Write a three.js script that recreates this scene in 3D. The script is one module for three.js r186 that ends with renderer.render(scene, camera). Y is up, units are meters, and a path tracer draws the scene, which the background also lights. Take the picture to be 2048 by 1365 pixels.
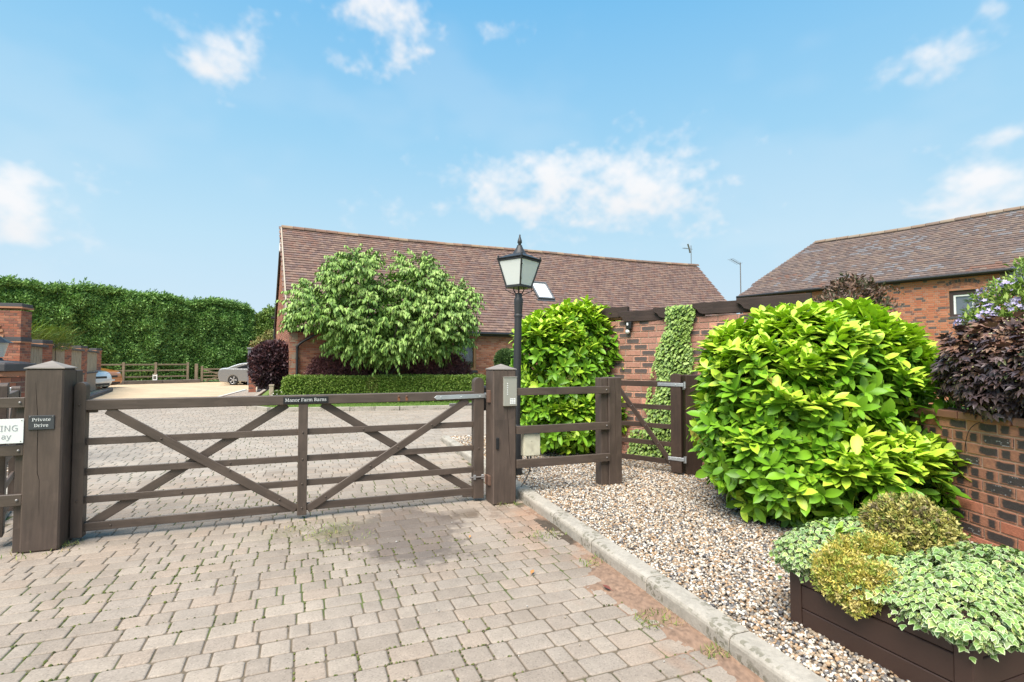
import * as THREE from 'three';
import { mergeGeometries } from 'three/addons/utils/BufferGeometryUtils.js';
import { ConvexGeometry } from 'three/addons/geometries/ConvexGeometry.js';
import { RoundedBoxGeometry } from 'three/addons/geometries/RoundedBoxGeometry.js';
import { TextGeometry } from 'three/addons/geometries/TextGeometry.js';
import { FontLoader } from 'three/addons/loaders/FontLoader.js';
import { Brush, Evaluator, SUBTRACTION } from 'three-bvh-csg';

// ---------------------------------------------------------------- camera, sky, sun, exposure
const EXPOSURE = 2.1;
const scene = new THREE.Scene();
const camera = new THREE.PerspectiveCamera(65.55, 1024 / 682, 0.1, 1200);
const EYE = new THREE.Vector3(0, 1.5, 0);
camera.position.copy(EYE);
camera.lookAt(0.36461, 1.5 + 0.03818, -0.93038);
const renderer = new THREE.WebGLRenderer({ antialias: true });
renderer.setSize(1024, 682);
renderer.toneMapping = THREE.LinearToneMapping;
renderer.toneMappingExposure = EXPOSURE;
renderer.shadowMap.enabled = true;

const sun = new THREE.DirectionalLight(new THREE.Color(1.0, 0.925, 0.82), 3.6);
sun.position.set(-20, 44, 18);
sun.castShadow = true;
sun.shadow.radius = 90;
sun.shadow.mapSize.set(4096, 4096);
Object.assign(sun.shadow.camera, { left: -45, right: 45, top: 45, bottom: -45, near: 1, far: 160 });
scene.add(sun, sun.target);

// ---------------------------------------------------------------- random numbers and noise
function rng(seed) { let a = seed >>> 0; return () => { a = (a + 0x6D2B79F5) | 0; let t = Math.imul(a ^ (a >>> 15), 1 | a); t = (t + Math.imul(t ^ (t >>> 7), 61 | t)) ^ t; return ((t ^ (t >>> 14)) >>> 0) / 4294967296; }; }
function hash2(x, y, s) { let h = Math.imul(x, 374761393) ^ Math.imul(y, 668265263) ^ Math.imul(s, 1274126177); h = Math.imul(h ^ (h >>> 13), 1274126177); return ((h ^ (h >>> 16)) >>> 0) / 4294967296; }
function vnoise(x, y, per = 0, s = 1) {
  const xi = Math.floor(x), yi = Math.floor(y), fx = x - xi, fy = y - yi, w = per ? (k) => ((k % per) + per) % per : (k) => k;
  const u = fx * fx * (3 - 2 * fx), v = fy * fy * (3 - 2 * fy), x0 = w(xi), x1 = w(xi + 1), y0 = w(yi), y1 = w(yi + 1);
  const a = hash2(x0, y0, s), b = hash2(x1, y0, s), c = hash2(x0, y1, s), d = hash2(x1, y1, s);
  return a + (b - a) * u + (c - a) * v + (a - b - c + d) * u * v;
}
function fbm(x, y, oct = 4, per = 0, s = 1) { let r = 0, a = 0.5, n = 0; for (let i = 0; i < oct; i++) { r += a * vnoise(x, y, per, s + i * 17); n += a; a *= 0.5; x *= 2; y *= 2; per *= 2; } return r / n; }
const clamp = (x, a = 0, b = 1) => Math.min(b, Math.max(a, x));
const smooth = (a, b, x) => { const t = clamp((x - a) / (b - a)); return t * t * (3 - 2 * t); };
const lerp = (a, b, t) => a + (b - a) * t;

// ---------------------------------------------------------------- the sky: clear blue air, fair-weather clouds all round
{
  const W = 3072, H = 1536, data = new Float32Array(W * H * 4), r = rng(77);
  // cloud banks: azimuth, elevation, half width, half height (degrees), thickness
  const banks = [[-97.6, 27.5, 4.8, 2.2, 0.75], [-98.4, 26, 3, 1.4, 0.5], [-82.9, 33.2, 5.6, 2.7, 0.8], [-79.2, 30.1, 3, 1.8, 0.7], [-83.6, 28.4, 3.2, 1.2, 0.6], [-72.1, 33, 3.9, 1.9, 0.3], [-112.9, 12.8, 5.1, 3.1, 1], [-112, 10.7, 4, 1.9, 0.9], [-65.5, 19.8, 8.2, 2.3, 0.9], [-57.5, 18.3, 10.2, 3.8, 1], [-52.3, 16.5, 5.8, 3, 1], [-67.7, 16.9, 6.6, 2.1, 0.8], [-60.1, 15.4, 5.9, 1.6, 0.6], [-50.3, 20.8, 3.6, 0.6, 0.5], [-29.1, 24.3, 4, 1.6, 0.8], [-30.1, 22.8, 3, 0.8, 0.5], [-25.7, 26.4, 1, 0.8, 0.6], [-25.2, 17.5, 2.4, 0.9, 0.8], [-26.5, 14, 5.3, 2.4, 1], [-25.4, 11.9, 6.4, 1.6, 1], [-82.7, 15.9, 3.2, 1.7, 0.5], [-76.9, 23, 1.5, 0.7, 0.4], [-78, 16.1, 1.9, 0.9, 0.5], [-107.3, 6.5, 2.5, 0.8, 0.4], [-47.5, 12.6, 3.1, 1, 0.3]];
  for (let k = 0; k < 70; k++) {                       // the same weather goes on round the rest of the sky
    const az = -20 + r() * 220, el = 8 + 62 * r() * r();
    for (let j = 0; j < 2; j++) banks.push([az + (r() - 0.5) * 8, el + (r() - 0.5) * 3, (2 + 6 * r()) / Math.cos(el * Math.PI / 180), 1 + 2.4 * r(), 0.5 + 0.5 * r()]);
  }
  const cols = [[0, 0.70, 0.85, 0.95], [7, 0.60, 0.80, 0.945], [12, 0.53, 0.775, 0.94], [22, 0.355, 0.665, 0.915], [35, 0.195, 0.53, 0.875], [60, 0.13, 0.42, 0.81], [90, 0.11, 0.37, 0.76]];
  const k = 1 / EXPOSURE;
  for (let j = 0; j < H; j++) {
    const el = ((j + 0.5) / H - 0.5) * 180, e = Math.max(el, 0);
    let i0 = 0; while (i0 < cols.length - 2 && cols[i0 + 1][0] < e) i0++;
    const t = clamp((e - cols[i0][0]) / (cols[i0 + 1][0] - cols[i0][0])), base = [1, 2, 3].map((c) => lerp(cols[i0][c], cols[i0 + 1][c], t));
    const rowBanks = banks.filter((b) => Math.abs(b[1] - el) < b[3] * 2.4);
    for (let i = 0; i < W; i++) {
      const az = ((i + 0.5) / W - 0.5) * 360, o = (j * W + i) * 4;
      let m = 0, rel = 0;
      if (el > 0 && rowBanks.length) {
        for (const b of rowBanks) {
          let da = Math.abs(az - b[0]); if (da > 180) da = 360 - da;
          const dx = da / b[2], dy = (el - b[1]) / b[3], d2 = dx * dx + dy * dy;
          if (d2 < 5) { const g = b[4] * Math.exp(-d2 * 1.05); rel += g * dy; m = m + g - m * g; }
        }
        if (m > 0.02) {
          const n = fbm(az * 0.42, el * 0.62, 6, 0, 5), n2 = fbm(az * 1.6 + 40, el * 2.1, 4, 0, 9);
          m = smooth(0.26, 1.22, m * 0.95 + (n - 0.5) * 1.25 + (n2 - 0.5) * 0.34 + 0.06);
        } else m = 0;
      }
      const thin = el > 0 ? 0.10 * smooth(0.5, 0.8, fbm(az * 0.09 + 7, el * 0.16, 4, 0, 31)) : 0, body = 0.93 + 0.05 * smooth(-0.6, 0.6, rel);
      const c = [body, body * 1.0, body * 1.015], a = Math.max(m * 0.93, thin);
      for (let q = 0; q < 3; q++) data[o + q] = el < 0 ? [0.30, 0.32, 0.26][q] * k : lerp(base[q], c[q], a) * k;
      data[o + 3] = 1;
    }
  }
  const sky = new THREE.DataTexture(data, W, H, THREE.RGBAFormat, THREE.FloatType);
  sky.mapping = THREE.EquirectangularReflectionMapping; sky.magFilter = sky.minFilter = THREE.LinearFilter; sky.wrapS = THREE.RepeatWrapping; sky.needsUpdate = true;
  scene.background = sky; scene.environment = sky;
}
console.log('sky done');

// ---------------------------------------------------------------- textures and materials
function makeTex(w, h, fn, { srgb = true, clampEdge = false } = {}) {        // fn(u, v) gives [r, g, b] or one value, 0..1
  const d = new Uint8Array(w * h * 4);
  for (let j = 0; j < h; j++) for (let i = 0; i < w; i++) {
    const c = fn((i + 0.5) / w, (j + 0.5) / h), o = (j * w + i) * 4;
    for (let q = 0; q < 3; q++) d[o + q] = 255 * clamp(c.length ? c[q] : c);
    d[o + 3] = 255;
  }
  const t = new THREE.DataTexture(d, w, h, THREE.RGBAFormat);
  t.magFilter = t.minFilter = THREE.LinearFilter; t.wrapS = t.wrapT = clampEdge ? THREE.ClampToEdgeWrapping : THREE.RepeatWrapping;
  if (srgb) t.colorSpace = THREE.SRGBColorSpace;
  t.needsUpdate = true; return t;
}
const toS = (x) => (x <= 0.0031308 ? 12.92 * x : 1.055 * Math.pow(x, 1 / 2.4) - 0.055);
const S = (c, m = 1) => c.map((x) => toS(clamp(x * m)));
function rep(t, x, y) { const c = t.clone(); c.repeat.set(x, y); c.needsUpdate = true; return c; }
const lin = (r, g, b) => new THREE.Color().setRGB(r, g, b);
function mat(c, rough = 0.8, o = {}) { const { physical, ...rest } = o; return new (physical ? THREE.MeshPhysicalMaterial : THREE.MeshStandardMaterial)({ color: Array.isArray(c) ? lin(...c) : c, roughness: rough, side: THREE.DoubleSide, ...rest }); }

const T = {};
T.wood = makeTex(512, 256, (u, v) => { const g = fbm(u * 6, v * 64, 4, 64, 3) * 0.55 + fbm(u * 4, v * 16, 3, 16, 8) * 0.45, b = fbm(u * 5, v * 5, 3, 5, 19); const m = 0.56 + 0.72 * g + 0.42 * (b - 0.5) + 0.10 * smooth(0.62, 0.72, fbm(u * 9, v * 12, 3, 9, 29)); return [clamp(m * 0.86), clamp(m * 0.85), clamp(m * 0.84)]; }, { srgb: false });
T.woodB = makeTex(512, 256, (u, v) => fbm(u * 8, v * 64, 4, 64, 3) * 0.7 + fbm(u * 16, v * 32, 2, 32, 21) * 0.3, { srgb: false });
T.grain = makeTex(256, 256, (u, v) => { const m = 0.72 + 0.36 * fbm(u * 16, v * 16, 4, 16, 41) + 0.16 * (hash2(u * 256 | 0, v * 256 | 0, 3) - 0.5); return [m, m, m]; }, { srgb: false });
T.bump = makeTex(256, 256, (u, v) => 0.6 * fbm(u * 24, v * 24, 4, 24, 51) + 0.4 * hash2(u * 256 | 0, v * 256 | 0, 8), { srgb: false });
T.kerb = makeTex(512, 512, (u, v) => { const a = fbm(u * 6, v * 6, 5, 6, 71), b = fbm(u * 48, v * 48, 3, 48, 73), d = smooth(0.5, 0.68, fbm(u * 5, v * 11, 5, 5, 77)) * smooth(0.42, 0.6, b), m = 0.72 + 0.34 * a + 0.3 * (b - 0.5) + 0.2 * (hash2(u * 512 | 0, v * 512 | 0, 6) - 0.5); return [m * lerp(1, 0.52, d), m * lerp(0.99, 0.52, d), m * lerp(0.97, 0.46, d)]; }, { srgb: false });
T.blotch = makeTex(256, 256, (u, v) => { const m = 0.66 + 0.6 * fbm(u * 4, v * 4, 5, 4, 61); return [m, m * 0.99, m * 0.975]; }, { srgb: false });

function woodMat(c, rough = 0.62, bs = 0.0016) { return mat(c, rough, { map: T.wood, bumpMap: T.woodB, bumpScale: bs }); }
const M = {
  darkWood: woodMat([0.112, 0.081, 0.063], 0.55), postWood: woodMat([0.112, 0.079, 0.062], 0.6, 0.002), wicketWood: woodMat([0.062, 0.036, 0.024], 0.6),
  capWood: woodMat([0.30, 0.265, 0.235], 0.75), beamWood: woodMat([0.050, 0.030, 0.024], 0.75, 0.003), greyWood: woodMat([0.26, 0.20, 0.135], 0.85, 0.003), paleBoard: woodMat([0.40, 0.34, 0.25], 0.85, 0.002),
  planter: mat([0.058, 0.031, 0.023], 0.5, { bumpMap: T.bump, bumpScale: 0.0003 }),
  galv: mat([0.58, 0.60, 0.62], 0.42, { metalness: 0.75, map: T.blotch }), rust: mat([0.15, 0.085, 0.06], 0.85, { map: T.blotch }), steel: mat([0.28, 0.26, 0.25], 0.5, { metalness: 0.7 }),
  black: mat([0.014, 0.014, 0.015], 0.45), iron: mat([0.030, 0.031, 0.034], 0.5, { map: T.blotch }), lead: mat([0.06, 0.065, 0.075], 0.5),
  white: mat([0.78, 0.78, 0.76], 0.5), cream: mat([0.62, 0.58, 0.44], 0.55, { map: T.blotch }), panel: mat([0.44, 0.42, 0.36], 0.4, { metalness: 0.35 }),
  concrete: mat([0.43, 0.39, 0.335], 0.9, { map: T.kerb, bumpMap: T.kerb, bumpScale: 0.004 }), blueStone: mat([0.075, 0.072, 0.078], 0.75, { map: T.blotch, bumpMap: T.bump, bumpScale: 0.002 }),
  mortar: mat([0.36, 0.27, 0.20], 0.95, { map: T.grain, bumpMap: T.bump, bumpScale: 0.003 }), mortarPale: mat([0.42, 0.33, 0.25], 0.95, { map: T.grain, bumpMap: T.bump, bumpScale: 0.003 }),
  soil: mat([0.05, 0.035, 0.025], 1, { map: T.grain, bumpMap: T.bump, bumpScale: 0.01 }), bark: mat([0.085, 0.065, 0.05], 0.9, { map: T.wood, bumpMap: T.woodB, bumpScale: 0.006 }),
  darkGrowth: mat([0.012, 0.016, 0.007], 1), slatePlate: mat([0.05, 0.052, 0.056], 0.6, { map: T.grain }), letter: mat([0.74, 0.74, 0.72], 0.6), glassDark: mat([0.02, 0.022, 0.026], 0.08),
};

// ---------------------------------------------------------------- building helpers
const taken = {};
function numbered(n) { taken[n] = (taken[n] ?? -1) + 1; return taken[n] ? `${n}_${String(taken[n]).padStart(3, '0')}` : n; }
function thing(name, label, category, pos = [0, 0, 0], turn = 0, group) {
  const o = new THREE.Group(); o.name = numbered(name); o.position.set(...pos); o.rotation.y = turn; o.userData = { label, category }; if (group) o.userData.group = group; scene.add(o); return o;
}
function part(name, geo, m, parent, extra) { const o = new THREE.Mesh(geo, m); o.name = name; o.castShadow = o.receiveShadow = true; if (extra) o.userData = extra; parent.add(o); return o; }
function structure(name, geo, m, label, category) { const o = new THREE.Mesh(geo, m); o.name = numbered(name); o.castShadow = o.receiveShadow = true; o.userData = { kind: 'structure', label, category }; scene.add(o); return o; }
function boxUV(g, grain = 'x', off = 0) {
  if (g.index) g = g.toNonIndexed();
  const p = g.attributes.position, n = g.attributes.normal, uv = new Float32Array(p.count * 2), ax = { x: 0, y: 1, z: 2 }[grain];
  for (let i = 0; i < p.count; i += 3) {
    const N = [0, 0, 0]; for (let k = 0; k < 3; k++) { N[0] += n.getX(i + k); N[1] += n.getY(i + k); N[2] += n.getZ(i + k); }
    const d = N.map(Math.abs), top = d.indexOf(Math.max(...d)); let [a, b] = [0, 1, 2].filter((q) => q !== top); if (b === ax) [a, b] = [b, a];
    for (let k = 0; k < 3; k++) { const q = [p.getX(i + k), p.getY(i + k), p.getZ(i + k)]; uv[(i + k) * 2] = q[a] + off; uv[(i + k) * 2 + 1] = q[b] + off * 0.37; }
  }
  g.setAttribute('uv', new THREE.BufferAttribute(uv, 2)); return g;
}
const move = (g, x, y, z) => g.translate(x, y, z);
function chamfer(w, h, d, c = 0.006, grain = null, off = 0) {         // a block with all its edges cut, centred
  const pts = []; for (const x of [-1, 1]) for (const y of [-1, 1]) for (const z of [-1, 1]) { const X = x * w / 2, Y = y * h / 2, Z = z * d / 2; pts.push(new THREE.Vector3(X - x * c, Y - y * c, Z), new THREE.Vector3(X - x * c, Y, Z - z * c), new THREE.Vector3(X, Y - y * c, Z - z * c)); }
  const g = new ConvexGeometry(pts); return boxUV(g, grain ?? (w >= h && w >= d ? 'x' : h >= d ? 'y' : 'z'), off);
}
const bar = (x0, x1, y0, y1, z0, z1, c = 0.006, off = x0 * 1.7 + y0 * 3.1) => move(chamfer(x1 - x0, y1 - y0, z1 - z0, c, null, off), (x0 + x1) / 2, (y0 + y1) / 2, (z0 + z1) / 2);
function strut(ax, ay, bx, by, w, z0, z1, c = 0.005) {                 // a flat timber between two points of the x-y plane
  const L = Math.hypot(bx - ax, by - ay), g = chamfer(L, w, z1 - z0, c, 'x', ax * 2.3); g.rotateZ(Math.atan2(by - ay, bx - ax)); return move(g, (ax + bx) / 2, (ay + by) / 2, (z0 + z1) / 2);
}
function tube(pts, r, seg = 6, n = 16) { return new THREE.TubeGeometry(new THREE.CatmullRomCurve3(pts.map((p) => new THREE.Vector3(...p))), n, r, seg); }
function cyl(r0, r1, h, seg = 14) { return new THREE.CylinderGeometry(r1, r0, h, seg).translate(0, h / 2, 0); }
function merge(list) { return mergeGeometries(list.map((g) => { const q = g.index ? g.toNonIndexed() : g; if (!q.attributes.uv) q.setAttribute('uv', new THREE.BufferAttribute(new Float32Array(q.attributes.position.count * 2), 2)); for (const k of Object.keys(q.attributes)) if (!['position', 'normal', 'uv'].includes(k)) q.deleteAttribute(k); return q; })); }
const bolt = new THREE.SphereGeometry(0.011, 8, 5, 0, 6.283, 0, 1.57).rotateX(Math.PI / 2);
const V = (x, y, z) => new THREE.Vector3(x, y, z);
function frameMatrix(p, zAxis, yHint, sx, sy, sz, out = new THREE.Matrix4()) {   // z along zAxis, y near yHint
  const x = new THREE.Vector3().crossVectors(yHint, zAxis); if (x.lengthSq() < 1e-6) x.set(1, 0, 0); x.normalize(); const y = new THREE.Vector3().crossVectors(zAxis, x).normalize();
  out.makeBasis(x.multiplyScalar(sx), y.multiplyScalar(sy), zAxis.clone().normalize().multiplyScalar(sz)); out.setPosition(p); return out;
}
// spread of like pieces: the `most` that show largest become meshes of their own, the rest one InstancedMesh
function spread(parent, pieceName, restName, geo, base, palette, items, most = 0) {
  const mats = palette.map((c) => { const m = base.clone(); m.color = base.color.clone().multiply(lin(...c)); return m; });
  let rest = items;
  if (most) {
    parent.updateWorldMatrix(true, false);
    const p = V(), cam = EYE, fwd = V(0.3649, 0, -0.931);
    for (const it of items) { p.setFromMatrixPosition(it.m).applyMatrix4(parent.matrixWorld).sub(cam); const d = p.length(), f = p.dot(fwd); it.key = f < 0.5 || (Math.abs(p.x * 0.931 + p.z * 0.365) > f * 1.02) ? 1e6 + d : d * (it.hide ?? 1); }
    const order = [...items].sort((a, b) => a.key - b.key); rest = order.slice(most);
    for (const it of order.slice(0, most)) { const o = new THREE.Mesh(it.g ?? geo, it.mat ?? mats[it.c]); o.name = pieceName; o.castShadow = o.receiveShadow = true; it.m.decompose(o.position, o.quaternion, o.scale); parent.add(o); }
  }
  if (rest.length) {
    const im = new THREE.InstancedMesh(geo, base, rest.length); im.name = restName; im.castShadow = im.receiveShadow = true; im.userData.kind = 'stuff';
    const col = palette.map((c) => lin(...c)); rest.forEach((it, i) => { im.setMatrixAt(i, it.m); im.setColorAt(i, col[it.c]); }); parent.add(im);
    return im;
  }
}
// ---------------------------------------------------------------- ground, drive, kerbs, gravel
const kerbX = (z) => 1.9355 - 0.049 * z;                      // road face of the right-hand kerb
function inside(poly, x, z) { let c = false; for (let i = 0, j = poly.length - 1; i < poly.length; j = i++) { const [xi, zi] = poly[i], [xj, zj] = poly[j]; if ((zi > z) !== (zj > z) && x < (xj - xi) * (z - zi) / (zj - zi) + xi) c = !c; } return c; }
function sheet(poly, y, uvScale = 1) { const s = new THREE.Shape(poly.map(([x, z]) => new THREE.Vector2(x, -z))), g = new THREE.ShapeGeometry(s).rotateX(-Math.PI / 2).translate(0, y, 0), p = g.attributes.position, uv = new Float32Array(p.count * 2); for (let i = 0; i < p.count; i++) { uv[2 * i] = p.getX(i) * uvScale; uv[2 * i + 1] = p.getZ(i) * uvScale; } g.setAttribute('uv', new THREE.BufferAttribute(uv, 2)); return g; }
T.grass = makeTex(512, 512, (u, v) => { const a = fbm(u * 32, v * 32, 4, 32, 5), b = fbm(u * 4, v * 4, 3, 4, 15), m = 0.55 + 0.8 * a; return S([0.11 * m + 0.03 * b, 0.20 * m, 0.04 * m]); });
structure('ground', sheet([[-500, 500], [500, 500], [500, -500], [-500, -500]], -0.07, 0.5), mat([1, 1, 1], 1, { map: T.grass, bumpMap: T.bump, bumpScale: 0.02 }), 'wide green ground reaching out beyond the hedges', 'ground');

const NEAR = { x0: -3.2, x1: 2.5, z0: -8, z1: 1.2 };
const farPoly = [[-3.05, -8], [-4.0, -10.5], [-5.3, -14], [-7.1, -19.5], [-8.3, -25], [-3.4, -25], [-2.95, -31], [-1.7, -31], [-1.75, -21.5], [-1.55, -18.7], [-0.9, -17.4], [-0.09, -17.2], [1.32, -16.82], [2.75, -16.5], [3.98, -16.32], [5.2, -16.03], [12, -14.4], [12, -9.8], [kerbX(-9.8), -9.8], [kerbX(-8), -8]];
const nearPoly = [[-3.05, -8], [-2.6, -6.4], [-2.5, -5.5], [-2.5, 1.2], [kerbX(1.2), 1.2], [kerbX(-8), -8]];
const wet = [[0.51, -5.17], [0.88, -5.48], [1.26, -5.14], [1.31, -4.7], [1.1, -4.17], [0.86, -3.98], [0.56, -4.15], [0.49, -4.59], [0.3, -4.66], [0.18, -4.95]];
const edgeDist = (poly, x, z) => { let d = 9; for (let i = 0, j = poly.length - 1; i < poly.length; j = i++) { const [ax, az] = poly[j], [bx, bz] = poly[i], t = clamp(((x - ax) * (bx - ax) + (z - az) * (bz - az)) / ((bx - ax) ** 2 + (bz - az) ** 2)); d = Math.min(d, Math.hypot(x - ax - t * (bx - ax), z - az - t * (bz - az))); } return inside(poly, x, z) ? d : -d; };
T.driveNear = makeTex(1040, 1840, (u, v) => {                  // dust, grit, the damp oil stain and lichen on the nearer paving
  const x = lerp(NEAR.x0, NEAR.x1, u), z = lerp(NEAR.z1, NEAR.z0, v);
  let m = 0.86 + 0.16 * (fbm(x * 1.3, z * 1.3, 4, 0, 3) - 0.5) * 2 + 0.20 * (fbm(x * 14, z * 14, 3, 0, 9) - 0.5) + 0.12 * (hash2(u * 1040 | 0, v * 1840 | 0, 1) - 0.5);
  let c = [0.352 * m, 0.290 * m, 0.235 * m];
  const near = x > -0.6 && x < 2.3 && z < -3.5 && z > -6;
  if (near) { const e = edgeDist(wet, x, z) + 0.42 * (fbm(x * 3, z * 3, 5, 0, 22) - 0.5) + 0.1 + 0.26 * (fbm(x * 17, z * 17, 3, 0, 23) - 0.5), w = smooth(-0.07, 0.13, e) * (0.8 + 0.3 * fbm(x * 9, z * 9, 3, 0, 30)); c = c.map((q, i) => lerp(q, [0.115, 0.092, 0.078][i] * (0.8 + 0.4 * m), 0.85 * w)); }
  const br = Math.exp(-(((x - 1.6) / 0.32) ** 2 + ((z + 5.02) / 0.2) ** 2)) * smooth(0.38, 0.6, fbm(x * 7, z * 7, 4, 0, 44));
  c = c.map((q, i) => lerp(q, [0.09, 0.062, 0.04][i], 0.85 * br));
  const gr = Math.exp(-(((x - 0.15) / 0.38) ** 2 + ((z + 5.0) / 0.4) ** 2)) * smooth(0.42, 0.7, fbm(x * 6, z * 6, 4, 0, 54));
  c = c.map((q, i) => lerp(q, [0.14, 0.14, 0.06][i], 0.55 * gr));
  const red = smooth(0.75, 0.0, kerbX(z) - x) * smooth(0.40, 0.62, fbm(x * 4 + 3, z * 2.2, 4, 0, 64)) * smooth(-5.6, -4.8, z);
  c = c.map((q, i) => lerp(q, [0.36, 0.22, 0.145][i] * (0.85 + 0.3 * (m - 0.7)), 0.75 * red));
  const grit = hash2(x * 260 | 0, z * 260 | 0, 91); if (grit > 0.93) c = c.map((q) => q * 0.7); else if (grit < 0.06) c = c.map((q) => q * 1.25); const dirt = smooth(0.56, 0.72, fbm(x * 3.1 + 5, z * 3.1, 5, 0, 66)); c = c.map((q, i) => lerp(q, [0.26, 0.21, 0.165][i], 0.38 * dirt));
  return S(c);
}, { clampEdge: true });
T.driveFar = makeTex(512, 512, (u, v) => { const m = 0.86 + 0.32 * (fbm(u * 4, v * 4, 5, 4, 3) - 0.5) + 0.1 * (hash2(u * 512 | 0, v * 512 | 0, 1) - 0.5); return S([0.385 * m, 0.33 * m, 0.275 * m]); });
T.joint = makeTex(1024, 1024, (u, v) => { const g = smooth(0.5, 0.62, fbm(u * 10, v * 10, 4, 10, 13)), m = 0.6 + 0.8 * fbm(u * 90, v * 90, 2, 90, 4); return S([lerp(0.13, 0.085, g) * m, lerp(0.10, 0.105, g) * m, lerp(0.068, 0.03, g) * m]); });

const driveBed = structure('driveway', sheet([...nearPoly.slice(1, 5), ...[...farPoly].reverse().slice(1)], -0.009, 0.2), mat([1, 1, 1], 1, { map: T.joint, bumpMap: T.bump, bumpScale: 0.006 }), 'block paved drive of tumbled grey pavers with mossy joints', 'driveway');
{
  const r = rng(11), mNear = mat([1, 1, 1], 0.86, { map: T.driveNear, bumpMap: T.driveNear, bumpScale: 0.0022 }), tones = [1.0, 0.93, 1.06, 0.87, 1.0, 0.97];
  const nearMats = [[1, 1, 1], [0.94, 0.925, 0.915], [1.06, 1.06, 1.05], [0.87, 0.86, 0.85], [1.03, 0.985, 0.95], [0.96, 0.965, 0.97]].map((c) => { const m = mNear.clone(); m.color = lin(...c); return m; });
  function paver(L, Wd, world, seed) {                          // top at y = 0, tumbled edges
    const q = rng(seed), out = [], cut = () => 0.005 + 0.010 * q(), hx = L / 2, hz = Wd / 2, c = [cut(), cut(), cut(), cut()], P = [];
    const jig = (a) => a * (1 - 0.006 + 0.012 * q());
    P.push([-hx + c[0], -hz], [hx - c[1], -hz], [hx, -hz + c[1]], [hx, hz - c[2]], [hx - c[2], hz], [-hx + c[3], hz], [-hx, hz - c[3]], [-hx, -hz + c[0]]);
    const tilt = (q() - 0.5) * 0.012, tilt2 = (q() - 0.5) * 0.016, drop = -q() * 0.003, pos = [], idx = [], N = 8;
    const ring = (inset, y) => { for (const [x, z] of P) { const X = jig(x - Math.sign(x) * inset), Z = jig(z - Math.sign(z) * inset); pos.push(X, y + drop + (y > -0.02 ? X * tilt + Z * tilt2 : 0), Z); } };
    ring(0, -0.045); ring(0, -0.008); ring(0.004, -0.0025); ring(0.012, 0); pos.push(0, drop + 0.0006, 0);
    for (let k = 0; k < 3; k++) for (let i = 0; i < N; i++) { const a = k * N + i, b = k * N + (i + 1) % N; idx.push(a, a + N, b, b, a + N, b + N); }
    for (let i = 0; i < N; i++) idx.push(4 * N, 3 * N + (i + 1) % N, 3 * N + i);
    const g = new THREE.BufferGeometry(); g.setAttribute('position', new THREE.Float32BufferAttribute(pos, 3)); g.setIndex(idx); g.computeVertexNormals();
    const uv = []; for (let i = 0; i < pos.length; i += 3) uv.push(...world(pos[i], pos[i + 2])); g.setAttribute('uv', new THREE.Float32BufferAttribute(uv, 2)); return g;
  }
  const nearList = [], farList = []; let seed = 1;
  for (let row = 0; row < 222; row++) {
    const z = 1.1 - row * 0.150; let x = -9 + r() * 0.2;
    while (x < 12) {
      const t = r(), L = t < 0.3 ? 0.112 : t < 0.66 ? 0.150 : 0.226, cx = x + L / 2; x += L; seed++;
      if (z > -8 + 0.001 ? inside(nearPoly, cx, z) && z < 0.9 : inside(farPoly, cx, z)) (z > -8 ? nearList : farList).push([cx, z + (r() - 0.5) * 0.003, L - 0.0045 - 0.004 * r(), 0.150 - 0.0045 - 0.003 * r(), seed, r() * 6 | 0]);
    }
  }
  const seen = (p) => { const f = p[0] * 0.365 - p[1] * 0.931, s = p[0] * 0.931 + p[1] * 0.365; return f > 2.1 && Math.abs(s) < f * 1.0 ? f : 100 + f; };
  nearList.sort((a, b) => seen(a) - seen(b));
  const uvNear = (cx, cz) => (x, z) => [(cx + x - NEAR.x0) / (NEAR.x1 - NEAR.x0), (cz + z - NEAR.z1) / (NEAR.z0 - NEAR.z1)];
  nearList.slice(0, 300).forEach(([x, z, L, w, s, t]) => { const o = part('paver', paver(L, w, uvNear(x, z), s), nearMats[t], driveBed); o.position.set(x, 0, z); });
  const tint = (g, c) => { const n = g.attributes.position.count, a = new Float32Array(n * 3); for (let i = 0; i < n; i++) a.set(c, i * 3); g.setAttribute('color', new THREE.BufferAttribute(a, 3)); return g; };
  const vc = [[1, 1, 1], [0.94, 0.925, 0.915], [1.06, 1.06, 1.05], [0.87, 0.86, 0.85], [1.03, 0.985, 0.95], [0.96, 0.965, 0.97]];
  const mN = mNear.clone(); mN.vertexColors = true;
  part('nearer_pavers', mergeGeometries(nearList.slice(300).map(([x, z, L, w, s, t]) => tint(paver(L, w, uvNear(x, z), s), vc[t]).translate(x, 0, z))), mN, driveBed, { kind: 'stuff' });
  part('farther_pavers', mergeGeometries(farList.map(([x, z, L, w, s, t]) => tint(paver(L, w, (a, b) => [(x + a) * 0.4, (z + b) * 0.4], s), vc[t]).translate(x, 0, z))), mat([1, 1, 1], 0.86, { map: T.driveFar, vertexColors: true }), driveBed, { kind: 'stuff' });
  console.log('pavers', nearList.length, farList.length);
  // moss cushions and tiny weeds in the joints of the nearer paving
  const moss = new THREE.IcosahedronGeometry(1, 0), it = [], q = rng(5);
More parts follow.
